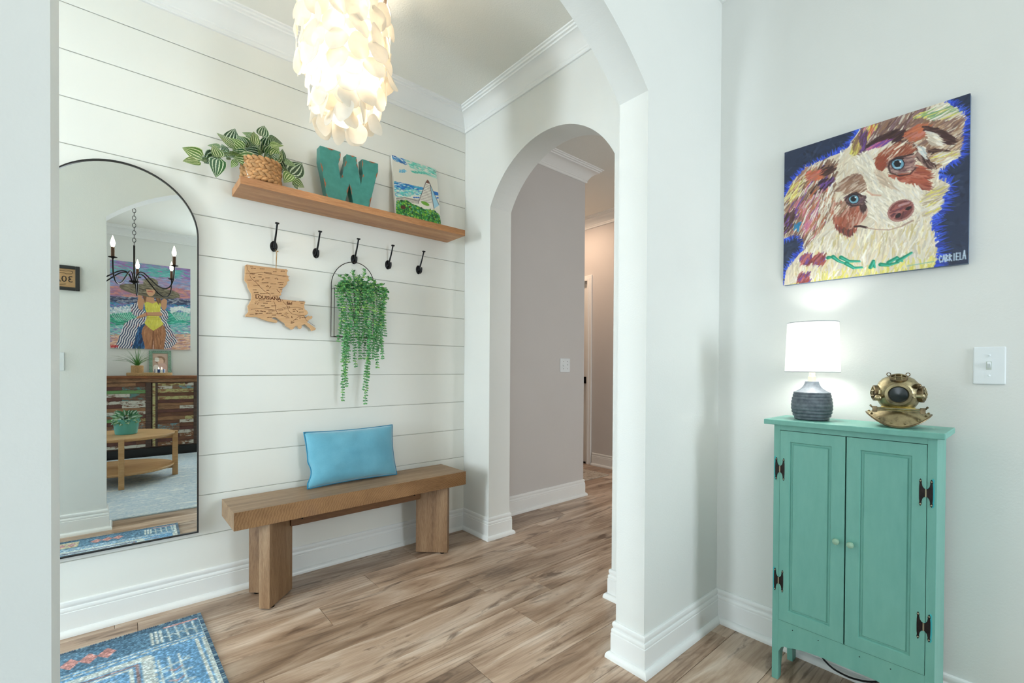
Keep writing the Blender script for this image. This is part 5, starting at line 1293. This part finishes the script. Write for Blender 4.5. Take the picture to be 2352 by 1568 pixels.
for s in (-1, 1):
    MB().box(-.056, -.043, s*.055-.006, s*.055+.006, .046, .063).tube([(-.050, s*.060, .058), (-.054, s*.067, .066)], .0022, 6).tube([(-.050, s*.060, .058), (-.044, s*.066, .067)], .0022, 6).build('wing_nut', M_brd, dh, bevel=.001, local=True)

# ------------------------------------------------------------------ switches
M_plate = simple('switch_white', C(232, 238, 240), .35)
sw = thing('light_switch', 'white toggle light switch on the wall right of the cabinet', 'light switch', (xC, .1025, 1.094))
MB().prism([(.0690, 1.0385), (.1360, 1.0385), (.1360, 1.1495), (.0690, 1.1495)], 'x', xC-.0055, xC).build('wall_plate', M_plate, sw, bevel=.004, seg=2)
tgl = MB().box(xC-.0062, xC-.005, .0975, .1085, 1.082, 1.106).build('toggle_frame', simple('toggle_shadow', C(190, 200, 190), .5), sw)
MB().add([(xC-.005, .0990, 1.085), (xC-.005, .1070, 1.085), (xC-.005, .1070, 1.103), (xC-.005, .0990, 1.103), (xC-.016, .1000, 1.099), (xC-.016, .1060, 1.099), (xC-.015, .1060, 1.105), (xC-.015, .1000, 1.105)], [(0,1,5,4),(1,2,6,5),(2,3,7,6),(3,0,4,7),(4,5,6,7),(0,3,2,1)]).build('toggle', M_plate, sw)
for z in (1.0643, 1.1243): MB().ball((xC-.0055, .1025, z), .0032, seg=10, rings=6).build('screw', M_plate, sw, smooth=True)
s2 = thing('light_switch', 'white two-toggle light switch on the grey hall wall', 'light switch', (2.737, HY, 1.1))
MB().box(2.680, 2.795, HY-.006, HY, 1.045, 1.157).build('wall_plate', M_plate, s2, bevel=.003)
for k, x in enumerate((2.715, 2.760)):
    MB().tube([(x, HY-.005, 1.101), (x+(.004 if k else -.004), HY-.016, 1.109 if k else 1.094)], [.006, .004], 8).build('toggle', M_plate, s2)
    for z in (1.073, 1.131): MB().ball((x, HY-.006, z), .0035, seg=10, rings=6).build('screw', simple('screw_grey', C(150, 150, 150), .4, .5), s2, smooth=True)
s3 = thing('light_switch', 'white wall switch plate on the pillar back seen in the mirror', 'light switch', (-.305, Yf, 1.1))
MB().box(-.340, -.270, Yf, Yf+.006, 1.0435, 1.1585).build('wall_plate', M_plate, s3, bevel=.003)
MB().box(-.310, -.300, Yf+.005, Yf+.014, 1.092, 1.110).build('toggle', M_plate, s3)

# ------------------------------------------------------------------ hall mat
hm = thing('door_mat', 'small beige patterned mat on the hall floor by the door', 'mat', (3.5, 3.25, 0))
def distress(name, cols, scale, stretch=(1, 1, 1), fine=60):
    m, nt, b = newmat(name); v = coords(nt, 'Object', stretch)
    f = noise_n(nt, v, scale, 6, .7); g = noise_n(nt, v, fine, 3)
    mx = N(nt, 'ShaderNodeMath', operation='MULTIPLY_ADD'); nt.links.new(g, mx.inputs[0]); mx.inputs[1].default_value = .45; nt.links.new(f, mx.inputs[2])
    sb = N(nt, 'ShaderNodeMath', operation='SUBTRACT'); nt.links.new(mx.outputs[0], sb.inputs[0]); sb.inputs[1].default_value = .22
    nt.links.new(ramp(nt, sb.outputs[0], [(.3+.4*i/(len(cols)-1), C(*c)) for i, c in enumerate(cols)]), b.inputs['Base Color']); b.inputs['Roughness'].default_value = .95
    bump(nt, b, g, .5, .003); return m
MB().box(3.15, 3.735, 2.835, 3.9, .0006, .009).build('pile', distress('beige_mat', [(120, 108, 96), (176, 164, 148), (200, 190, 176), (150, 140, 128)], 9), hm, bevel=.003)
# ------------------------------------------------------------------ sitting room things, seen in the mirror
# reclaimed wood sideboard
def reclaimed(name, base, paint, amount):
    m, nt, b = newmat(name); v = coords(nt, 'Object', (1.2, 6, 6), rnd=True)
    f = noise_n(nt, v, 9, 5, .7); g = noise_n(nt, coords(nt, 'Object', (1, 3, 3), rnd=True), 14, 5, .75)
    wd = ramp(nt, f, [(.25, tuple(c*.55 for c in base[:3]) + (1,)), (.5, tuple(c*1.35 for c in base[:3]) + (1,)), (.75, tuple(min(1, c*2.1) for c in base[:3]) + (1,))])
    pk = ramp(nt, g, [(amount, (1, 1, 1, 1)), (amount+.04, (0, 0, 0, 1))])
    nt.links.new(mixc(nt, pk, wd, paint), b.inputs['Base Color']); b.inputs['Roughness'].default_value = .6; bump(nt, b, f, .4, .004); return m
REC = [reclaimed('reclaimed_%d' % i, C(*a), C(*p), t) for i, (a, p, t) in enumerate([((112, 74, 48), (200, 190, 172), .40), ((92, 58, 40), (96, 60, 40), .1), ((84, 50, 42), (70, 40, 34), .3), ((120, 84, 56), (184, 176, 120), .50), ((100, 64, 44), (206, 200, 186), .52),
        ((110, 80, 58), (108, 150, 92), .56), ((100, 70, 54), (92, 134, 130), .46), ((128, 92, 64), (150, 120, 96), .3), ((70, 52, 44), (60, 46, 40), .2), ((116, 82, 60), (120, 156, 160), .44)])]
SBY = -1.850
sb = thing('sideboard', 'low sideboard of weathered multicoloured reclaimed planks seen in the mirror', 'sideboard', (.28, -2.02, 0))
MB().box(-.66, 1.22, -2.20, SBY-.018, .10, .925).build('carcass', REC[8], sb)
MB().box(-.70, 1.26, -2.205, SBY+.025, .925, .955).build('top', reclaimed('reclaimed_top', C(112, 66, 36), C(150, 110, 74), .34), sb, bevel=.003)
MB().box(-.68, 1.24, -2.20, SBY+.004, .880, .925).build('top_rail', REC[7], sb, bevel=.002)
MB().box(-.66, 1.22, -2.18, SBY-.004, .0, .10).build('plinth', simple('black_base', C(20, 20, 20), .5), sb)
rq = random.Random(5)
for k in range(4):
    x0 = -.655+k*.4665; x1 = x0+.4585
    dr = MB().box(x0, x0+.052, SBY-.018, SBY+.004, .115, .876).box(x1-.052, x1, SBY-.018, SBY+.004, .115, .876).build('door', REC[8], sb, bevel=.002)
    MB().box(x0+.004, x0+.030, SBY+.004, SBY+.010, .118, .872).build('door_batten', REC[3], dr)
    z = .118; i = 0
    while z < .86:
        h = rq.choice((.036, .042, .046, .040)); h = min(h, .876-z)
        # one or two lengths of board per course
        cut = rq.choice((None, None, .6, .4, .75))
        spans = [(x0+.053, x1-.053)] if cut is None else [(x0+.053, x0+.053+(x1-x0-.106)*cut-.001), (x0+.053+(x1-x0-.106)*cut+.001, x1-.053)]
        for a, b_ in spans:
            d = rq.choice((0, .002, .004))
            o = MB().box(0, b_-a, SBY-.016, SBY-.004+d, 0, h-.0025).build('slat', REC[rq.choice((0, 1, 2, 3, 4, 4, 5, 6, 7, 7, 9, 1, 2))], dr, mw=Matrix.Translation((a, 0, z)))
        z += h; i += 1

# tray, rope pot with grass, photo frame, candle
M_rope = simple('jute_rope', C(186, 150, 104), .85, var=.25, vscale=120, bmp=.6, bscale=260)
zt2 = .9555
ty = -1.990
tr = thing('tray', 'round woven rattan tray on the sideboard seen in the mirror', 'tray', (.262, ty, zt2))
MB().lathe([(.001, .004), (.205, .004), (.205, .0), (.001, .0)], 48, (.262, ty, zt2), sy=.72, cap=False).build('tray_base', M_rope, tr)
for k in range(3): MB().torus((.262, ty, zt2+.008+k*.0115), .212+.003*(k % 2), .0065, 56, 8, sy=.74).build('coil', M_rope, tr, smooth=True)
gp = thing('potted_grass', 'green grass plant in a rope-wrapped pot on the tray', 'potted plant', (.145, ty, zt2+.0045))
pz = zt2+.0045
mb = MB()
for k in range(11): mb.torus((.145, ty, pz+.007+k*.0105), .0535, .0062, 28, 8)
mb.lathe([(.052, .0), (.054, .118), (.048, .118), (.046, .01)], 28, (.145, ty, pz)).build('rope_pot', M_rope, gp, smooth=True)
M_grass = greenmat('grass_blade', [(30, 84, 38), (52, 116, 50), (84, 144, 62), (40, 98, 48)])
rg = random.Random(8)
for k in range(60):
    a = rg.uniform(0, 2*PI); L = rg.uniform(.22, .36); sp = rg.uniform(.15, 1.25) if k < 38 else 1.5; w = .0055
    ts = [0, .2, .4, .6, .8, 1]; d = Vector((math.cos(a), math.sin(a)*.5, 0)); sd = Vector((-math.sin(a), math.cos(a), 0))
    v = []; 
    for t in ts:
        p = Vector((.145, ty, pz+.10)) + d*(L*sp*.62*t*t**.3+.012*t) + Vector((0, 0, L*(t-.42*sp*t*t)*.82)); ww = w*(1-t**2.2)*.5+.0004
        v += [p-sd*ww, p+Vector((0, 0, -ww*.5)), p+sd*ww]
    mb = MB().add(v, [(3*i+j, 3*i+j+1, 3*i+j+4, 3*i+j+3) for i in range(5) for j in range(2)])
    link('blade', mb.mesh('blade', M_grass, True, 180, fix=False), gp)
pf = thing('photo_frame', 'pale green ornate photo frame with a baby picture behind the tray', 'photo frame', (.372, -2.166, zt2))
M_pf = simple('mint_frame', C(128, 160, 142), .5, var=.2, vscale=40, bmp=.5, bscale=90, bdist=.003)
RF = Matrix.Translation((.372, -2.166, zt2+.001)) @ Matrix.Rotation(PI, 4, 'Z') @ Matrix.Rotation(math.radians(-8), 4, 'X')
fr = MB(); w_, h_, b_ = .112, .312, .036
fr.box(-w_, -w_+b_, -.008, .010, 0, h_).box(w_-b_, w_, -.008, .010, 0, h_).box(-w_+b_, w_-b_, -.008, .010, 0, b_).box(-w_+b_, w_-b_, -.008, .010, h_-b_, h_)
fr.build('frame', M_pf, pf, bevel=.005, mw=RF)
orn = MB()
for i in range(40):
    t = i/40*4; s_ = int(t); f = t-s_; rx_, rz_ = w_-.012, h_-.024
    p = [(-rx_+2*rx_*f, .012), (rx_, .012+rz_*f), (rx_-2*rx_*f, .012+rz_), (-rx_, .012+rz_-rz_*f)][s_]
    orn.ball((p[0], -.010, p[1]), .007, .004, .007, 8, 5)
orn.build('beading', M_pf, pf, smooth=True, mw=RF)
Pq = Paint(60, 76, (196, 170, 156)); Pq.ell((30, 26), 20, 16, (150, 120, 100)); Pq.ell((28, 32), 12, 14, (226, 190, 170)); Pq.ell((22, 56), 20, 18, (216, 180, 172)); Pq.ell((42, 24), 9, 9, (240, 236, 232)); Pq.ell((46, 60), 12, 16, (236, 228, 224))
MB().box(-w_+b_-.002, w_-b_+.002, .002, .006, b_-.002, h_-b_+.002).build('picture_backing', M_canv, pf, mw=RF)
link('photograph', Pq.grid('photograph', (-w_+b_, .0012, h_-b_), (2*(w_-b_), 0, 0), (0, 0, -(h_-2*b_)), attrmat('photo_print', rough=.3, bmp=0)), pf, mw=RF)
cn = thing('candle', 'navy and white striped candle jar with lit flames on the tray', 'candle', (.355, -1.94, pz))
nb = 24; R_ = .0515
for k in range(nb):
    a0, a1 = 2*PI*k/nb, 2*PI*(k+1)/nb
    v = []
    for z in (0, .075):
        for a in (a0, (a0+a1)/2, a1): v.append((.355+R_*math.cos(a), -1.94+R_*math.sin(a), pz+z))
    for z in (0, .075):
        for a in (a0, (a0+a1)/2, a1): v.append((.355+(R_-.003)*math.cos(a), -1.94+(R_-.003)*math.sin(a), pz+z))
    MB().add(v, [(0,1,4,3),(1,2,5,4),(7,6,9,10),(8,7,10,11),(3,4,10,9),(4,5,11,10),(0,6,7,1),(1,7,8,2),(0,3,9,6),(2,8,11,5)]).build('stripe', simple('candle_navy', C(28, 62, 120), .3) if (k//2) % 2 else simple('candle_white', C(232, 230, 224), .3), cn) if k % 2 == 0 else MB().add(v, [(0,1,4,3),(1,2,5,4),(7,6,9,10),(8,7,10,11),(3,4,10,9),(4,5,11,10),(0,6,7,1),(1,7,8,2),(0,3,9,6),(2,8,11,5)]).build('stripe', bpy.data.materials['candle_navy'] if (k//2) % 2 else bpy.data.materials['candle_white'], cn)
MB().lathe([(.049, 0), (.049, .066), (.001, .064)], 24, (.355, -1.94, pz)).build('wax', translucent('wax', (.95, .9, .8, 1), .3), cn, smooth=True)
M_flame = emis('flame', (1, .72, .36, 1), 20)
for a in (0, 2.2, 4.2):
    q = (.355+.018*math.cos(a), -1.94+.018*math.sin(a), pz+.066)
    MB().lathe([(.001, .0), (.004, .006), (.005, .013), (.003, .024), (.0004, .034)], 10, q).build('flame', M_flame, cn, smooth=True)

# painting of a woman on the beach
P = Paint(270, 362, (150, 130, 180)); P.homography([(583, 1120), (1388, 1197), (1378, 2011), (575, 2004)]); rs = P.rs
P.fur([(583,1120),(1388,1197),(1388,1330),(583,1290)], 800, 26, 2.6, 4, [(150,116,184),(176,146,204),(130,176,196),(124,190,186),(166,128,176),(110,166,196)], 8)
P.fur([(980,1195),(1290,1215),(1260,1300),(1000,1280)], 120, 24, 2.4, 4, [(90,180,178),(120,196,190)], 8)
P.fur([(583,1280),(1388,1300),(1388,1420),(583,1400)], 600, 26, 2.6, 4, [(136,156,204),(156,176,212),(168,146,186),(186,156,178)], 8)
P.fur([(583,1390),(1388,1400),(1388,1490),(583,1480)], 460, 24, 2.4, 2, [(214,146,136),(200,128,144),(166,128,164),(206,156,146)], 6)
P.poly([(575,1484),(1385,1504),(1385,1570),(575,1552)], (56,66,96)); P.fur([(575,1484),(1385,1504),(1385,1560),(575,1550)], 360, 14, 1.0, 0, [(44,54,84),(76,106,152),(216,222,228),(96,96,124)], 5)
P.fur([(575,1545),(1385,1560),(1385,1700),(575,1680)], 600, 14, 1.6, 8, [(60,100,168),(74,130,194),(54,156,168),(90,150,200)], 14)
P.fur([(575,1660),(880,1630),(880,1800),(575,1800)], 420, 18, 1.8, 12, [(36,150,116),(60,180,140),(90,196,160),(44,136,116)], 16)
P.fur([(575,1600),(870,1560),(860,1630),(575,1660)], 240, 8, 1.8, 0, [(236,242,242),(222,234,236),(180,210,220)], 90)
for k in range(14): P.line([(585+k*20, 1640+rs.uniform(-10, 10)), (600+k*20, 1680), (640+k*20, 1710+rs.uniform(0, 40))], .9, (226,240,236), .8)
P.fur([(1130,1620),(1380,1640),(1380,1760),(1130,1760)], 420, 18, 1.8, -12, [(50,166,140),(74,192,166),(110,206,184),(44,140,126)], 16)
P.fur([(1180,1590),(1290,1570),(1380,1600),(1370,1640),(1270,1610),(1190,1640)], 220, 8, 1.8, 0, [(238,244,242),(226,238,236)], 90)
for k in range(12): P.line([(1190+k*16, 1610-abs(k-5)*3), (1205+k*15, 1660), (1250+k*11, 1700+rs.uniform(0, 16))], 1.0, (232,244,240), .85)
P.fur([(575,1780),(1380,1740),(1380,1880),(575,1880)], 520, 18, 1.8, 4, [(116,194,194),(166,216,212),(226,236,232),(100,186,186)], 8)
P.fur([(575,1870),(1380,1850),(1378,2011),(575,2004)], 560, 20, 2.0, -8, [(226,176,148),(236,194,166),(214,156,128),(240,208,184)], 10)
SK, SKD = (208,154,116), (164,110,76)
robeL = [(865,1530),(810,1560),(785,1610),(800,1660),(850,1690),(770,1720),(715,1760),(680,1850),(650,1930),(618,2004),(910,2004),(890,1830),(920,1740),(940,1690),(930,1630),(900,1610)]
robeR = [(1060,1605),(1110,1600),(1155,1625),(1158,1690),(1135,1725),(1175,1780),(1210,1850),(1250,1930),(1185,1985),(1105,2004),(1130,1880),(1125,1790),(1085,1720)]
for rb in (robeL, robeR):
    P.poly(rb, (236,232,234)); P.stripes(rb, 20 if rb is robeL else -30, 7.5, (34,58,102), .48, 1.6); P.fur(rb, 16, 16, .8, 112 if rb is robeL else 60, [(216,120,110)], 8)
P.fur([(850,1830),(925,1750),(905,1900),(915,2000),(800,2004)], 220, 26, 1.8, 100, [(24,74,124),(34,94,152),(28,50,90),(60,110,160)], 10)
# legs and hips
P.poly([(945,1740),(1090,1740),(1125,1790),(1134,1850),(1120,1930),(1110,2009),(1012,2008),(1004,1900),(990,2008),(925,2004),(900,1900),(888,1850),(905,1790)], SKD)
P.fur([(910,1790),(990,1830),(980,2000),(930,2000),(895,1860)], 120, 26, 1.8, 96, [(178,122,84),(190,134,96),(168,112,78)], 5); P.fur([(1020,1830),(1110,1780),(1125,1860),(1100,2000),(1020,2000)], 120, 26, 1.8, 86, [(178,122,84),(190,134,96),(156,104,70)], 5)
P.line([(1006,1825),(1002,1900),(992,2005)], 1.4, (124,80,56))
# neck, shoulders, arms
P.poly([(945,1455),(1010,1455),(1022,1525),(1075,1530),(1120,1495),(1148,1515),(1140,1590),(1120,1620),(1095,1600),(1075,1545),(915,1545),(905,1600),(880,1620),(860,1600),(850,1540),(860,1480),(835,1430),(850,1395),(885,1390),(890,1440),(900,1500),(930,1520)], SK)
P.fur([(930,1520),(1075,1535),(1070,1560),(920,1555)], 40, 12, 1.4, 10, [(214,164,128),(196,140,104)], 10)
# swimsuit
P.poly([(918,1545),(950,1535),(1000,1550),(1050,1533),(1084,1545),(1082,1610),(1068,1670),(1072,1700),(1112,1752),(1060,1790),(1006,1822),(960,1790),(918,1750),(940,1700),(945,1670),(928,1600)], (226,216,88))
P.fur([(925,1550),(1080,1550),(1065,1690),(1100,1750),(1006,1812),(925,1748),(945,1690)], 120, 14, 1.6, 92, [(234,226,108),(214,202,74),(230,222,100)], 10); P.line([(942,1690),(1070,1692)], 1.2, (190,176,66)); P.line([(944,1704),(1070,1706)], .9, (196,182,72))
P.poly([(838,1692),(870,1672),(935,1640),(1075,1632),(1100,1650),(1090,1672),(960,1668),(900,1688),(845,1705)], SK); P.line([(940,1640),(944,1668)], 1.2, (206,90,80)); P.line([(845,1704),(960,1670),(1090,1673)], .9, (150,100,72))
# hair and hat
P.fur([(925,1410),(905,1470),(930,1530),(950,1440)], 110, 20, 1.3, 92, [(124,84,60),(152,110,78),(96,64,46)], 6); P.fur([(1025,1410),(1055,1440),(1085,1525),(1055,1540),(1025,1470)], 150, 20, 1.3, 80, [(124,84,60),(152,110,78),(96,64,46)], 6)
P.ell((975,1428), 306, 58, (112,104,86), 8); P.ell((975,1432), 240, 34, (78,72,60), 8); P.ell((985,1352), 74, 60, (126,118,96), 4); P.poly([(912,1370),(1060,1378),(1062,1410),(908,1402)], (108,100,82))
P.fur([(690,1370),(900,1360),(1060,1375),(1270,1440),(1265,1490),(1180,1500),(980,1450),(760,1430)], 320, 20, 1.0, 10, [(146,138,114),(86,78,64),(164,156,132),(108,100,82)], 10); P.fur([(920,1310),(1050,1315),(1055,1370),(915,1365)], 80, 14, 1.0, 20, [(146,138,114),(96,88,72),(164,156,132)], 40)
P.poly([(938,1408),(1034,1412),(1026,1450),(1000,1476),(970,1478),(946,1452)], (216,166,130)); P.line([(955,1432),(978,1428),(1002,1434)], 1.6, (188,72,72)); P.line([(985,1412),(990,1422)], 1.0, (180,130,100))
for k in range(5): P.line([(582+k*15, 1972), (588+k*15, 1994)], 1.2, (200,44,54)); P.line([(588+k*15, 1994), (596+k*15, 1974)], 1.0, (200,44,54))
wp = thing('woman_painting', 'painting of a woman in a sunhat on a beach seen in the mirror', 'painting', (.29, BY, 1.29))
MB().box(-.100, .682, BY, BY+.028, 1.283, 2.333).build('canvas', M_canv, wp, bevel=.001)
link('picture_surface', P.grid('picture', (-.100, BY+.0288, 2.333), (.782, 0, 0), (0, 0, -1.05), attrmat('beach_woman_paint', rough=.45, bmp=.3, bscale=240)), wp)

# chandelier
CHX, CHY, CHZ = .093, -.53, 1.868
cd = thing('chandelier', 'black candle-arm chandelier above the coffee table seen in the mirror', 'chandelier', (CHX, CHY, CHZ))
M_cb = simple('chandelier_black', C(26, 22, 22), .4, metal=.6)
MB().lathe([(.001, -.030), (.006, -.027), (.010, -.020), (.035, -.010), (.042, -.002), (.038, .002), (.012, .006), (.010, .03), (.008, .05)], 24, (CHX, CHY, CHZ)).build('hub', M_cb, cd, smooth=True)
MB().tube([(CHX, CHY, CHZ), (CHX, CHY, CHZ+.335)], .0075, 10).build('stem', M_cb, cd, smooth=True)
z = CHZ+.335; i = 0
lk = {}
for ax in ('x', 'y'): lk[ax] = MB().torus((0, 0, 0), .0125, .0022, 14, 6, ax, sx=1 if ax == 'x' else 1, sy=1.7).mesh('chain_link', M_cb, True)
while z < ZC-.03:
    link('chain_link', lk['xy'[i % 2]], cd, mw=Matrix.Translation((CHX, CHY, z+.015))); z += .0345; i += 1
MB().lathe([(.001, ZC-.035), (.02, ZC-.034), (.055, ZC-.012), (.06, ZC-.001)], 24, (CHX, CHY, 0)).build('canopy', M_cb, cd, smooth=True)
M_cbulb = emis('candle_bulb', (1, .78, .52, 1), 32)
for deg in (107, 57, -52, -86, 155, -150):
    a = math.radians(deg); d = Vector((math.cos(a), math.sin(a), 0)); c0 = Vector((CHX, CHY, CHZ)); R_ = .50
    pr = [(.02, .0), (.035, .055), (.07, .085), (.12, .075), (.20, .015), (.29, -.055), (.38, -.090), (.45, -.075), (.49, -.02), (.50, .06), (.50, .115)]
    pth = []
    for k in range(len(pr)-1):
        for q in range(4): t = q/4; pth.append(c0+d*(pr[k][0]+(pr[k+1][0]-pr[k][0])*t)+Vector((0, 0, pr[k][1]+(pr[k+1][1]-pr[k][1])*t)))
    pth.append(c0+d*pr[-1][0]+Vector((0, 0, pr[-1][1])))
    for _ in range(2): pth = [pth[0]] + [(pth[i-1]+pth[i]*2+pth[i+1])/4 for i in range(1, len(pth)-1)] + [pth[-1]]
    ar = MB().tube(pth, .0056, 8).build('arm', M_cb, cd, smooth=True)
    q = c0+d*R_+Vector((0, 0, .115))
    MB().lathe([(.006, -.012), (.010, -.006), (.030, .0), (.032, .004), (.010, .004)], 20, q).build('drip_pan', M_cb, ar, smooth=True)
    MB().lathe([(.0125, .004), (.0125, .085), (.006, .088)], 14, q).build('candle_sleeve', simple('sleeve_bronze', C(92, 66, 48), .45, .4) if 'sleeve_bronze' not in bpy.data.materials else bpy.data.materials['sleeve_bronze'], ar, smooth=True)
    MB().lathe([(.007, .086), (.0145, .105), (.0165, .122), (.010, .150), (.004, .170), (.0006, .182)], 14, q).build('bulb', M_cbulb, ar, smooth=True)

# round coffee table
M_tab = wood('table_oak', C(172, 126, 76), C(196, 152, 102), C(214, 174, 124), 'X', stretch=10, fine=18, rough=.4, bmp=.06)
ct = thing('coffee_table', 'round two-tier light oak coffee table seen in the mirror', 'coffee table', (0, -.53, .0093))
MB().lathe([(.001, .405), (.385, .405), (.398, .412), (.400, .424), (.397, .430), (.001, .430)], 72).build('top', M_tab, ct, smooth=True, angle=30, local=True)
MB().lathe([(.001, .105), (.380, .105), (.392, .112), (.394, .124), (.391, .128), (.001, .128)], 72).build('lower_shelf', M_tab, ct, smooth=True, angle=30, local=True)
for k in range(4):
    a = PI/2*k; MB().box(-.022, .022, -.020, .020, 0, .434).xf(Matrix.Translation((.402*math.cos(a), .402*math.sin(a), 0)) @ Matrix.Rotation(a, 4, 'Z')).build('leg', M_tab, ct, bevel=.004, local=True)
for s in (0, 1):
    MB().box(-.385, .385, -.011, .011, .365, .405).box(-.385, .385, -.010, .010, .070, .105).xf(Matrix.Rotation(PI/2*s, 4, 'Z')).build('apron_rail', M_tab, ct, local=True)
# turquoise pot plant on the table
tp_ = thing('potted_plant', 'silvery green leafy plant in a turquoise ribbed pot on the coffee table', 'potted plant', (.035, -.545, .4398))
pr = [(.001, 0), (.078, 0)]
for k in range(20): pr += [(.0805+.0008*k, .004+k*.0066), (.0822+.0008*k, .007+k*.0066)]
pr += [(.099, .137), (.094, .139), (.090, .12), (.001, .118)]
MB().lathe(pr, 48).build('pot', simple('turquoise_glaze', C(92, 176, 168), .35, var=.08), tp_, smooth=True, angle=60, local=True)
M_fit = None
def fit():
    m, nt, b = newmat('silver_leaf'); uv = N(nt, 'ShaderNodeUVMap'); sp = N(nt, 'ShaderNodeSeparateXYZ'); nt.links.new(uv.outputs[0], sp.inputs[0])
    s1 = N(nt, 'ShaderNodeMath', operation='SUBTRACT'); nt.links.new(sp.outputs[0], s1.inputs[0]); s1.inputs[1].default_value = .5
    s2_ = N(nt, 'ShaderNodeMath', operation='ABSOLUTE'); nt.links.new(s1.outputs[0], s2_.inputs[0])
    oi = N(nt, 'ShaderNodeObjectInfo'); g = ramp(nt, oi.outputs['Random'], [(0, C(44, 104, 66)), (.6, C(88, 146, 96)), (1, C(150, 190, 130))])
    nt.links.new(mixc(nt, ramp(nt, s2_.outputs[0], [(.08, (1, 1, 1, 1)), (.2, (0, 0, 0, 1))]), g, C(196, 218, 200)), b.inputs['Base Color']); b.inputs['Roughness'].default_value = .4; return m
M_fit = fit(); lf2 = leaf_mesh('leaf', .85, M_fit, curl=.35, fold=.08)
rf = random.Random(12)
for k in range(74):
    a = rf.uniform(0, 2*PI); el = rf.uniform(-.55, .95); L = rf.uniform(.045, .07)
    d = Vector((math.cos(a)*math.cos(el), math.sin(a)*math.cos(el), math.sin(el))); base = Vector((.035, -.545, .564))+Vector((d.x*.058, d.y*.058, max(0, d.z)*.072))
    link('leaf', lf2, tp_, mw=aim(base, base+d*L, Vector((.035, -.545, .9))+d*.6 + Vector((0, .5, 0)), rf.uniform(-.3, .3)))
# sitting room rug
rg2 = thing('area_rug', 'pale blue and cream distressed area rug seen in the mirror', 'rug', (.1, -.55, 0))
M_ar = distress('distressed_rug', [(234, 234, 226), (224, 228, 224), (170, 190, 206), (222, 226, 222), (120, 152, 186)], 3.2, (1, 3, 1), 34)
MB().box(-1.4, .95, -1.80, .838, .0006, .009).build('pile', M_ar, rg2, bevel=.003)
MB().box(-1.405, .955, -1.805, .843, .0004, .004).build('binding', simple('rug_binding', C(176, 186, 190), .95), rg2)

# framed sign on the back of the left jamb
sg = thing('framed_sign', 'small black framed brown paper sign on the pillar back in the mirror', 'sign', (-.325, Yf, 1.549))
x0, x1, z0, z1 = -.452, -.200, 1.5485, 1.7025
t = .020
MB().box(x0, x0+t, Yf, Yf+.018, z0, z1).box(x1-t, x1, Yf, Yf+.018, z0, z1).box(x0+t, x1-t, Yf, Yf+.018, z0, z0+t).box(x0+t, x1-t, Yf, Yf+.018, z1-t, z1).build('frame', simple('sign_frame', C(28, 28, 28), .4), sg, bevel=.002)
MB().box(x0+t, x1-t, Yf, Yf+.006, z0+t, z1-t).build('paper', simple('kraft_paper', C(190, 152, 108), .8, var=.06, vscale=80), sg)
M_ink = simple('black_ink', C(34, 26, 20), .7)
RS = Matrix.Rotation(PI, 4, 'Z') @ Matrix.Rotation(PI/2, 4, 'X')
link('lettering', textmesh('30A', .056, M_ink, .0004, 'LEFT'), sg, mw=Matrix.Translation((-.229, Yf+.0066, 1.617)) @ RS)
ol = [(-.232, 1.668), (-.250, 1.672), (-.262, 1.668), (-.300, 1.670), (-.330, 1.666), (-.332, 1.655), (-.268, 1.655), (-.262, 1.650), (-.236, 1.654), (-.232, 1.668)]
MB().tube([(x, Yf+.0066, z) for x, z in ol], .0012, 5).tube([(-.262, Yf+.0066, 1.588), (-.300, Yf+.0066, 1.580), (-.345, Yf+.0066, 1.588)], .0014, 5).build('drawing', M_ink, sg)
